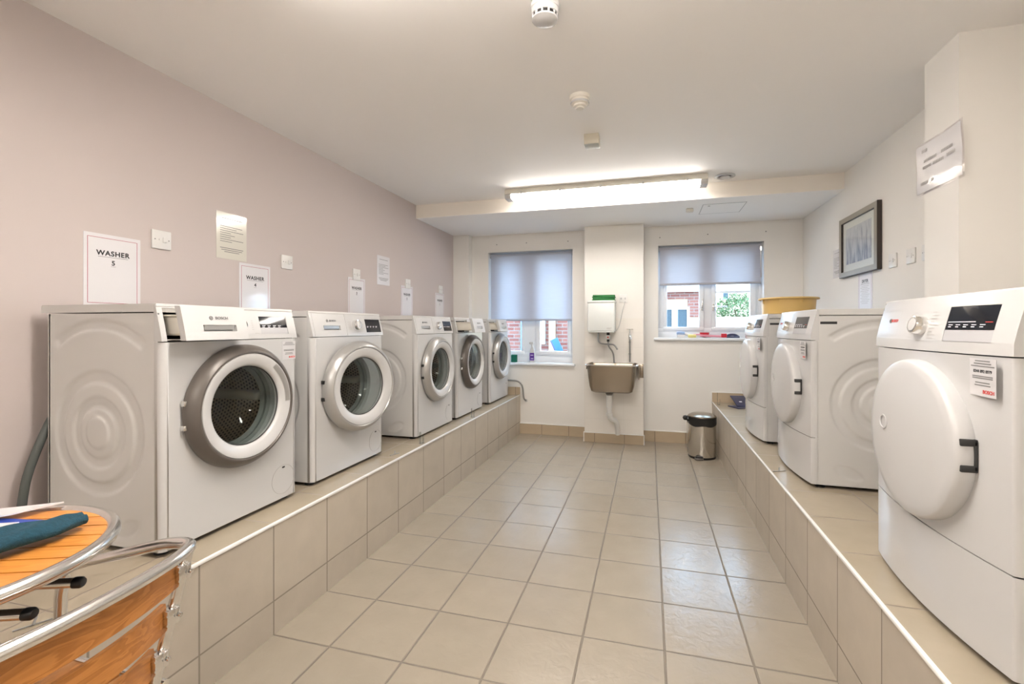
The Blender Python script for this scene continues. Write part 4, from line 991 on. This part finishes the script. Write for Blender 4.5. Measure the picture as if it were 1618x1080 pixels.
# ------------------------------------------------------------------ small things
# pedal bin
t = thing('pedal_bin', 'steel pedal bin with black bag knotted over its rim, beside the right plinth', 'bin', (0.470, 4.500, 0))
MB().lathe([(0, 0.0), (0.118, 0.0), (0.121, 0.006), (0.121, 0.02)], (0, 0, 0), 'Z', 48).build('base', M['black'], t)
MB().lathe([(0.120, 0.018), (0.122, 0.03), (0.122, 0.345), (0.118, 0.345)], (0, 0, 0), 'Z', 64).build('bin_body', M['binsteel'], t)
MB().lathe([(0.121, 0.372), (0.123, 0.376), (0.121, 0.386), (0.095, 0.400), (0.04, 0.408), (0, 0.409)], (0, 0, 0), 'Z', 64).build('lid', M['steel'], t)
bg = MB(); 
bg.sheet(lambda u, v: ((0.1275+0.0022*math.sin(u*2*PI*9))*math.cos(u*2*PI), (0.1275+0.0022*math.sin(u*2*PI*9))*math.sin(u*2*PI), 0.374-v*(0.045+0.030*(0.5-0.5*math.cos(u*2*PI+PI*0.5-PI))+0.006*math.sin(u*2*PI*5))), 96, 3)
kn = Vector((-0.148, -0.035, 0.362))
bg.lathe([(0, -0.024), (0.018, -0.018), (0.026, 0), (0.018, 0.018), (0, 0.024)], kn, 'Z', 12)
bg.tube(crom([(-0.118, -0.04, 0.355), (-0.135, -0.038, 0.352), kn], 4), [0.02]*4+[0.014]*5, 10); 
bg.build('bin_bag', M['black'], t, smooth=60)
MB().box(-0.075, 0.0, -0.150, -0.105, 0.004, 0.020, 0.006, 3).build('pedal', M['titan'], t); MB().box(-0.070, -0.005, -0.138, -0.110, 0.0, 0.034, 0.004).build('pedal_slot', M['black'], t)
MB().tube([(-0.126, 0.02, 0.03), (-0.130, 0.02, 0.33)], 0.003, 8).build('carry_handle', M['chrome'], t)
# yellow tub on the far dryer
t = thing('tub', 'round yellow plastic tub standing on the furthest tumble dryer', 'tub', (0.940, 3.560, RZ+0.8465))
MB().lathe([(0, 0.001), (0.155, 0.001), (0.162, 0.006), (0.169, 0.108), (0.184, 0.110), (0.187, 0.105), (0.189, 0.110), (0.184, 0.117), (0.166, 0.116), (0.155, 0.012), (0, 0.010)], (0, 0, 0), 'Z', 72).build('tub_body', M['yellow'], t)
for a in (-2.1, -1.3, -2.9):
    MB().box(0.164, 0.174, -0.004, 0.004, 0.08, 0.108, 0.002, mtx=Matrix.Rotation(a, 4, 'Z')).build('rib', M['yellow'], t)
# things on sill 1
t = thing('spray_bottle', 'clear spray bottle with purple label on the left window sill', 'spray bottle', (-1.285, 5.005, 0.8003))
sb = MB(); loft_s = []
for w_, z in ((0.030, 0.0), (0.034, 0.006), (0.034, 0.08), (0.031, 0.12), (0.022, 0.15), (0.014, 0.175), (0.013, 0.185)): loft_s.append((rrect(w_, w_*0.55, w_*0.5, yc=0), z))
R_ = loft(sb, loft_s); sb.bm.faces.new(R_[0][::-1]); sb.bm.faces.new(R_[-1]); sb.build('bottle', M['plastic'], t)
lb = MB().sheet(lambda u, v: (-0.026+0.052*u, -0.0195-0.0005, 0.025+v*(0.085)), 4, 4).build('bottle_label', M['purple'], t)
bars_ = MB(); bars(bars_, plane_mtx((0, -0.0204, 0.065), (1, 0, 0), (0, 0, 1)), [(-0.016, 0.016, 0.02), (-0.012, 0.016, -0.02)], 0.006); bars_.build('label_print', M['inkwhite'], lb)
tr = MB().cyl((0, 0, 0.183), 0.014, 0.022, 'Z', 16, 0.002).box(-0.028, 0.016, -0.010, 0.010, 0.205, 0.232, 0.004).box(-0.012, -0.004, -0.006, 0.006, 0.165, 0.206, 0.002)
tr.build('trigger_head', M['plastic'], t); MB().box(-0.034, -0.028, -0.006, 0.006, 0.213, 0.227, 0.001).build('nozzle', M['inkgrey'], t)
tag(MB().box(-0.033, 0.033, -0.022, 0.022, 0, 0.086, 0.006, 3).build('scouring_sponge', M['sponge'], loc=(-1.500, 5.005, 0.8003)), 'dark green scouring sponge stood upright on the left window sill', 'sponge')
# things on sill 2
Z2 = 1.0925; GI = None
t = thing('scrubbing_brush', 'pale blue scrubbing brush at the left of the right window sill', 'brush', (0.330, 4.995, Z2), 0.25)
MB().box(-0.05, 0.02, -0.016, 0.016, 0.018, 0.036, 0.008, 3).build('brush_head', M['blueb'], t); MB().box(-0.045, 0.015, -0.012, 0.012, 0, 0.019, 0.003).build('bristles', M['paper'], t)
MB().tube([(0.015, 0, 0.027), (0.085, 0.0, 0.010)], 0.009, 10).build('brush_handle', M['paper'], t)
t = tag(MB().box(-0.035, 0.035, -0.018, 0.018, 0.0, 0.020, 0.008, 3).build('soap_block', M['yellowp'], loc=(0.425, 4.985, Z2)), 'pale yellow soap block between the blue brush and the red scoop', 'soap')
t = thing('scoop', 'red plastic scoop resting on the right window sill', 'scoop', (0.548, 5.012, Z2+0.002), 0.1)
MB().lathe([(0, -0.0), (0.020, 0.006), (0.030, 0.022), (0.031, 0.030), (0.026, 0.024), (0, 0.010)], (0, 0, 0), 'Z', 24, sx=1.35).build('scoop_bowl', M['red'], t)
MB().box(-0.095, -0.025, -0.007, 0.007, 0.014, 0.022, 0.003).build('scoop_handle', M['pinkp'], t)
t = thing('dish_brush', 'pink-handled brush with red head lying on the right window sill', 'brush', (0.600, 4.975, Z2), -0.03)
MB().tube([(-0.085, 0, 0.014), (0.09, 0, 0.009)], 0.007, 10).build('brush_handle', M['pinkp'], t); MB().box(0.088, 0.135, -0.012, 0.012, 0.002, 0.026, 0.005, 3).build('brush_head', M['red'], t)
t = thing('peg_clip', 'dark blue clip lying at the right end of the right window sill', 'clip', (0.810, 4.985, Z2))
MB().tube(crom([(-0.055, 0, 0.008), (-0.02, 0, 0.018), (0.02, 0, 0.018), (0.05, 0.0, 0.008)], 6), 0.0075, 10).build('clip_arm', M['navy'], t); MB().tube([(-0.05, -0.014, 0.006), (0.055, -0.014, 0.006)], 0.0055, 8).build('clip_arm', M['navy'], t)
for nm in ('scrubbing_brush', 'soap_block', 'scoop', 'dish_brush', 'peg_clip'):
    bpy.data.objects[nm].scale = (1.15, 1.3, 1.7)
# booklet + clear tumbler on right plinth
t = thing('booklet', 'navy booklets lying fanned on the right plinth by the far dryer', 'booklet', (0.850, 4.700, PRZ+0.0003), 0.5)
t['label'] = 'navy booklet lying on top of another at the far end of the right plinth'
MB().box(-0.10, 0.10, -0.075, 0.075, 0.0, 0.008, 0.001).build('cover', M['navy'], t)
t['label'] = 'navy booklet lying flat at the far end of the right plinth, beside the dryer foot'
t2 = thing('booklet', 'navy booklet with a small white emblem propped against the tiled upstand', 'booklet', (0.900, 4.685, PRZ+0.0093), -0.18)
t2.rotation_euler = (0.27, 0, 0.12)
MB().box(-0.10, 0.10, 0.0, 0.24, 0.0, 0.007, 0.001).build('cover', M['navy'], t2)
MB().box(-0.055, -0.030, 0.085, 0.105, 0.007, 0.0076).build('white_emblem', M['inkwhite'], t2)
def bracket(x, y, z, label, rz):
    t = thing('angle_bracket', label, 'bracket', (x, y, z), rz, 'clear plastic angle clips on the plinth edges')
    MB().box(-0.012, 0.012, -0.020, 0.020, 0.0, 0.002).build('clip_foot', M['clear'], t)
    MB().box(-0.012, -0.010, -0.012, 0.012, 0.0022, 0.075, 0.0008).box(0.010, 0.012, -0.012, 0.012, 0.0022, 0.055, 0.0008).build('clip_upright', M['clear'], t)
bracket(-1.452, 2.72, PLZ, 'clear upright clip on the left plinth in front of the third washer', 0.0)
bracket(-1.452, 3.62, PLZ, 'clear upright clip on the left plinth in front of the fourth washer', 0.0)
bracket(0.655, 4.80, PRZ, 'clear upright clip on the far corner of the right plinth', 0.0)
def debris(x, y, z, rz, label):
    t = thing('metal_hook', label, 'hook', (x, y, z), rz, 'small wire hooks left on the plinths')
    MB().tube([(-0.035, 0, 0.0025), (0.035, 0.004, 0.0025)], 0.0022, 8).tube([(0.0, 0, 0.003), (0.006, 0.01, 0.018)], 0.003, 8).build('wire', M['silver'], t)
debris(-1.480, 2.44, PLZ, 1.2, 'bent wire hook on the left plinth in front of the second washer')
debris(0.660, 2.66, PRZ, 0.3, 'bent wire hook on the right plinth in front of the middle dryer')
debris(-1.53, 0.80, PLZ, 1.0, 'bent wire hook on the left plinth beneath the round table')

# ------------------------------------------------------------------ bistro table
TC = Vector((-1.290, 0.520)); TZ = 0.774; ang = math.radians(21)
t = thing('bistro_table', 'round bistro table with orange teak slats and polished aluminium rim', 'table', (TC.x, TC.y, 0), ang)
for k, y in enumerate([-0.2205+0.049*i for i in range(10)]):
    y0, y1 = y-0.0225, y+0.0225; R0 = 0.256
    sl = MB(); pr = []
    n = 8
    for i in range(n+1): yy = y0+(y1-y0)*i/n; pr.append((math.sqrt(max(R0*R0-yy*yy, 1e-4)), yy))
    for i in range(n+1): yy = y1+(y0-y1)*i/n; pr.append((-math.sqrt(max(R0*R0-yy*yy, 1e-4)), yy))
    sl.prism(pr, TZ-0.022, TZ-0.006, 'Z'); sl.build('tabletop_slat', M['teak_x'], t)
MB().lathe([(0.260+0.0135*math.cos(a), TZ-0.012+0.0135*math.sin(a)) for a in [2*PI*k/16 for k in range(16)]], (0, 0, 0), 'Z', 96, closed=True).build('rim', M['alu'], t, smooth=60)
MB().lathe([(0.0, TZ-0.030), (0.252, TZ-0.030), (0.252, TZ-0.024), (0, TZ-0.024)], (0, 0, 0), 'Z', 48).build('underplate', M['dark'], t)
t.rotation_euler = (0, 0, ang)
for s in (-1, 1):
    MB().tube([(-0.215, s*0.050, TZ-0.080), (0.215, s*0.050, TZ-0.080)], 0.0095, 14).build('support_bar', M['alu'], t)
    for q in (-1, 1):
        MB().lathe([(0, q*0.214), (0.0108, q*0.214), (0.0108, q*0.226), (0.008, q*0.230), (0, q*0.231)], (0, s*0.050, TZ-0.080), 'X', 16).build('end_cap', M['black'], t)
for (a, b) in ((-0.055, -0.050), (0.055, -0.050), (-0.055, 0.050), (0.055, 0.050)):
    c = Vector((a, b, 0)); MB().tube([(a, b, TZ-0.032), (a, b, 0.012)], 0.0125, 14).build('leg', M['alu'], t)
    MB().cyl((a, b, 0), 0.015, 0.016, 'Z', 16, 0.002).build('foot', M['black'], t)
# things on the table
def sheet_thing(name, corners, z, th, m, label, cat, lift=None, curl=0.0):
    c = Vector((sum(p[0] for p in corners)/4, sum(p[1] for p in corners)/4, z))
    t = MB()
    A, B, D, E_ = [Vector((p[0]-c.x, p[1]-c.y, 0)) for p in corners]
    def f(u, v):
        p = A*(1-u)*(1-v)+B*u*(1-v)+D*u*v+E_*(1-u)*v
        return (p.x, p.y, th/2+curl*(u*u)+0.0004)
    t.sheet(f, 10, 10, th); o = t.build(name, m, loc=c)
    bb = min(v.co.z for v in o.data.vertices)
    for v in o.data.vertices: v.co.z -= bb-0.0004
    return tag(o, label, cat)
ZT = TZ-0.0045
sheet_thing('magazine', [(-1.470, 0.440), (-1.262, 0.470), (-1.276, 0.708), (-1.462, 0.675)], ZT, 0.003, M['bluep'], 'blue magazine under the white leaflet on the round table', 'magazine')
sheet_thing('leaflet', [(-1.440, 0.490), (-1.318, 0.500), (-1.325, 0.670), (-1.430, 0.640)], ZT+0.0042, 0.002, M['paper'], 'white leaflet lying on the blue magazine on the round table', 'leaflet', curl=0.004)
sheet_thing('envelope', [(-1.52, 0.56), (-1.385, 0.685), (-1.36, 0.768), (-1.53, 0.66)], ZT+0.0085, 0.003, M['paper'], 'white envelope at the wall side of the round table', 'envelope', curl=0.003)
# teal fleece: soft folded cloth
tl = MB()
A0 = Vector((-1.225, 0.345)); A1 = Vector((-1.188, 0.705)); 
dirv = (A1-A0).normalized(); nrm = Vector((dirv.y, -dirv.x)); Ln = (A1-A0).length
def tf(u, v):
    s_ = u*Ln; wv = 0.050*(0.9+0.15*math.sin(3*u+1))*(1-0.55*ss(0.82, 1.0, u)); a = 2*PI*v
    p = A0+dirv*s_+nrm*(wv*math.cos(a)+0.004*math.sin(9*u))
    h = 0.017*(1-0.25*ss(0.9, 1.0, u))*(1+0.12*math.sin(11*u+3*v)+0.10*math.sin(23*u+5*math.cos(a)))
    return (p.x-TC.x, p.y-TC.y, max(0.0005, h*(1+math.sin(a)*1.0)))
NU, NV = 40, 28
G = [[tl.bm.verts.new(tf(i/NU, j/NV)) for i in range(NU+1)] for j in range(NV)]
for j in range(NV):
    for i in range(NU): tl.bm.faces.new((G[j][i], G[j][i+1], G[(j+1) % NV][i+1], G[(j+1) % NV][i]))
tl.bm.faces.new([G[j][0] for j in range(NV)]); 
capc = tl.bm.verts.new((sum(G[j][NU].co.x for j in range(NV))/NV-0.012, sum(G[j][NU].co.y for j in range(NV))/NV-0.020, 0.016))
for j in range(NV): tl.bm.faces.new((G[j][NU], capc, G[(j+1) % NV][NU]))
tag(tl.build('fleece_cloth', M['teal'], smooth=60, loc=(TC.x, TC.y, ZT+0.0075)), 'rolled dark teal fleece lying along the round table', 'cloth')

# ------------------------------------------------------------------ armchair
t = thing('bistro_chair', 'aluminium armchair with curved orange wood back slats, tucked against the round table', 'chair', (-1.16, 0.52, 0))
ox, oy = -1.16, 0.52; RZ_ = 0.720
def cp(x, y, z): return Vector((x-ox, y-oy, z))
right = [(-1.392, 0.775, 0.012), (-1.395, 0.782, 0.545), (-1.383, 0.785, 0.602), (-1.338, 0.786, 0.628), (-1.249, 0.786, 0.655), (-1.138, 0.786, 0.689), (-1.050, 0.786, 0.714)]
corner = [(-0.985, 0.780, 0.722), (-0.955, 0.735, 0.722), (-0.938, 0.66, 0.720), (-0.928, 0.58, 0.720), (-0.925, 0.52, 0.720)]
half = right+corner
mir = [(x, 2*oy-y, z) for x, y, z in reversed(half[:-1])]
path = [cp(*half[0]), cp(*half[1])]
full = [cp(*p) for p in half+mir]
pts = [full[0]]+crom(full[1:-1], 8)+[full[-1]]
MB().tube(pts, 0.0125, 16).build('arm_and_back_rail', M['alu'], t, smooth=60)
def backcurve(s_):      # s in -1..1 across the back; bulges toward the camera
    return -0.945+0.018*(1-s_*s_)
for s in (-1, 1):
    y = oy+s*0.245
    MB().tube([cp(-0.985, oy+s*0.258, 0.716), cp(-1.02, oy+s*0.210, 0.44), cp(-1.00, oy+s*0.215, 0.20), cp(-0.975, oy+s*0.240, 0.012)], 0.0115, 14).build('rear_leg', M['alu'], t, smooth=60)
    for xx, yy in ((-1.390, oy+s*0.255), (-0.975, oy+s*0.240)):
        MB().lathe([(0, 0), (0.014, 0), (0.014, 0.016), (0, 0.016)], cp(xx, yy, 0), 'Z', 14).build('foot', M['black'], t)
for k in range(4):
    zc = 0.672-0.087*k; xo = -0.020-0.0115*k
    sl = MB()
    def f(u, v, zc=zc, xo=xo):
        s_ = -1+2*u; r_ = 0.235-0.016*k
        e = 0.0
        hh = 0.0285
        return (backcurve(s_)+xo-0.018+0.030*(1-s_*s_)-0.004*v-ox, s_*r_, zc-hh+2*hh*v-0.012*(0)*(1-s_*s_))
    sl.sheet(f, 28, 3, 0.010); sl.build('back_slat', M['teak_y'], t)
    for s in (-1, 1):
        b = MB(); yb = s*(0.245-0.016*k); xb = backcurve(1)+xo-0.018-ox
        b.box(xb-0.004, xb+0.014, yb-0.020, yb-0.002, zc-0.018, zc+0.018, 0.002); b.box(xb-0.016, xb+0.014, yb-0.003, yb+0.008, zc-0.017, zc+0.017, 0.003)
        br = b.build('slat_bracket', M['alu'], t)
        MB().lathe([(0, 0.004), (0.004, 0.003), (0.005, 0)], (xb+0.018, yb+0.004, zc), 'X', 12).cyl((xb+0.013, yb-0.020, zc+0.010), 0.003, 0.003, 'X', 10).cyl((xb+0.013, yb-0.020, zc-0.010), 0.003, 0.003, 'X', 10).build('rivet', M['chrome'], br)
for k in range(7):
    x = -1.355+0.052*k
    MB().box(x-0.022-ox, x+0.022-ox, -0.215, 0.215, 0.432, 0.444, 0.003).build('seat_slat', M['teak_y'], t)
for s in (-1, 1): MB().tube([cp(-1.388, oy+s*0.235, 0.425), cp(-1.02, oy+s*0.235, 0.425)], 0.009, 12).build('seat_rail', M['alu'], t)
MB().tube([cp(-1.386, oy-0.25, 0.425), cp(-1.386, oy+0.25, 0.425)], 0.010, 12).build('front_stretcher', M['alu'], t)

# ------------------------------------------------------------------ outside
g = struct(MB().box(-30, 30, YB+WT, 60, -0.6, -0.5).build('ground_outside', M['grass'], smooth=0))
# brick building close to the left window
bd = thing('brick_building', 'red brick wing with white-framed windows seen through the left window', 'building', (-2.4, 9.0, -0.5))
MB().box(-3.5, 1.05, 0.0, 0.3, 0, 3.6).build('brick_wall', M['brick'], bd, smooth=0)
MB().box(0.444, 0.574, -0.06, -0.002, 0, 3.6).build('corner_pier', M['render'], bd, smooth=0)
def bwin(parent, x0, x1, z0, z1, y=-0.03):
    f = MB(); frame_ring(f, x0, x1, z0, z1, 0.06, y-0.03, y+0.028, 0)
    if x1-x0 > 0.6: f.box((x0+x1)/2-0.04, (x0+x1)/2+0.04, y-0.03, y+0.028, z0, z1)
    o = f.build('window', M['upvc'], parent); MB().box(x0+0.05, x1-0.05, y, y+0.01, z0+0.05, z1-0.05).build('pane', M['darkglass'], o)
    return o
bwin(bd, -0.02, 0.36, 1.36, 2.6)
MB().box(-0.13, -0.06, -0.12, -0.061, 0, 3.4, 0.01).build('downpipe', M['bluepipe'], bd)
tb = thing('blue_sheet', 'bright blue folded plastic sheet leaning outside the left window', 'sheet', (-1.66, 8.4, -0.5), 0.2)
MB().box(-0.065, 0.065, -0.012, 0.012, 0.0, 0.27, 0.004, mtx=Matrix.Translation((0.04, 0, 1.235)) @ Matrix.Rotation(-0.42, 4, 'Y')).build('sheet', M['bluesheet'], tb)
MB().box(-0.090, -0.066, -0.014, 0.014, 0.0, 0.27, 0.004, mtx=Matrix.Translation((0.04, 0, 1.235)) @ Matrix.Rotation(-0.42, 4, 'Y')).build('binding', M['navy'], tb)
MB().box(-0.2, 0.3, -0.1, 0.1, 0.0, 1.20).build('stand', M['brick'], tb)
# building with the gutter through the right window
b2_ = thing('house', 'cream and brick house with brown roof edge and white gutter beyond the right window', 'house', (0.3, 12.0, -0.5))
MB().box(-1.4, 1.02, 0.0, 4.0, 0.0, 2.40).build('rendered_wall', M['render'], b2_, smooth=0)
MB().box(-1.4, 1.02, -0.02, -0.001, 2.40, 2.58).box(0.62, 1.02, -0.02, -0.001, 1.95, 2.40).build('brick_band', M['brick'], b2_, smooth=0)
MB().box(-1.5, 1.10, -0.18, -0.06, 2.575, 2.66, 0.02).build('gutter', M['upvc'], b2_)
MB().prism([(-0.15, 2.66), (2.0, 3.05), (4.1, 2.66)], -1.5, 1.10).build('roof', M['rooftile'], b2_, smooth=0)
bwin(b2_, -0.35, 0.30, 1.1, 2.2); bwin(b2_, 0.32, 0.66, 1.1, 2.2)
# taller building, shrub and fence in the right pane
b3 = thing('tall_building', 'pale rendered house with a small window beyond the shrub', 'building', (5.0, 22.0, -0.5))
MB().box(-2.3, 3.5, 0, 4, 0, 5.2).build('rendered_wall', M['render'], b3, smooth=0); bwin(b3, -1.88, -1.55, 2.9, 3.4, -0.03)
fn = tag(MB().box(-1.4, 3.0, 0, 0.06, 0, 1.98).build('garden_fence', M['render'], loc=(2.8, 13.4, -0.5)), 'pale close-boarded garden fence below the shrub', 'fence')
sh_ = thing('shrub', 'sprawling green shrub above the garden fence outside the right window', 'shrub', (2.45, 14.0, -0.5))
lv = MB(); rnd = random.Random(3)
for k in range(2600):
    a = rnd.uniform(0, 2*PI); el = rnd.uniform(-1, 1); rr = rnd.uniform(0.55, 1.0)
    x = 0.75*rr*math.cos(a)*math.sqrt(1-el*el); y = 0.5*rr*math.sin(a)*math.sqrt(1-el*el); z = 2.15+0.55*rr*el
    q = Vector((x, y, z)); d1 = Vector((rnd.uniform(-1, 1), rnd.uniform(-1, 1), rnd.uniform(-1, 1))).normalized(); d2 = d1.cross(Vector((rnd.uniform(-1, 1), rnd.uniform(-1, 1), rnd.uniform(-1, 1)))).normalized()
    s_ = rnd.uniform(0.025, 0.05); lv.quad(q, q+d1*s_+d2*s_*0.4, q+d1*2*s_, q+d1*s_-d2*s_*0.4)
lv.build('foliage', M['leaf'], sh_, smooth=0)
MB().tube([(0, 0, 0), (0.1, 0, 1.2), (-0.1, 0.1, 2.2)], [0.06, 0.05, 0.02], 8).build('stem', M['rooftile'], sh_)
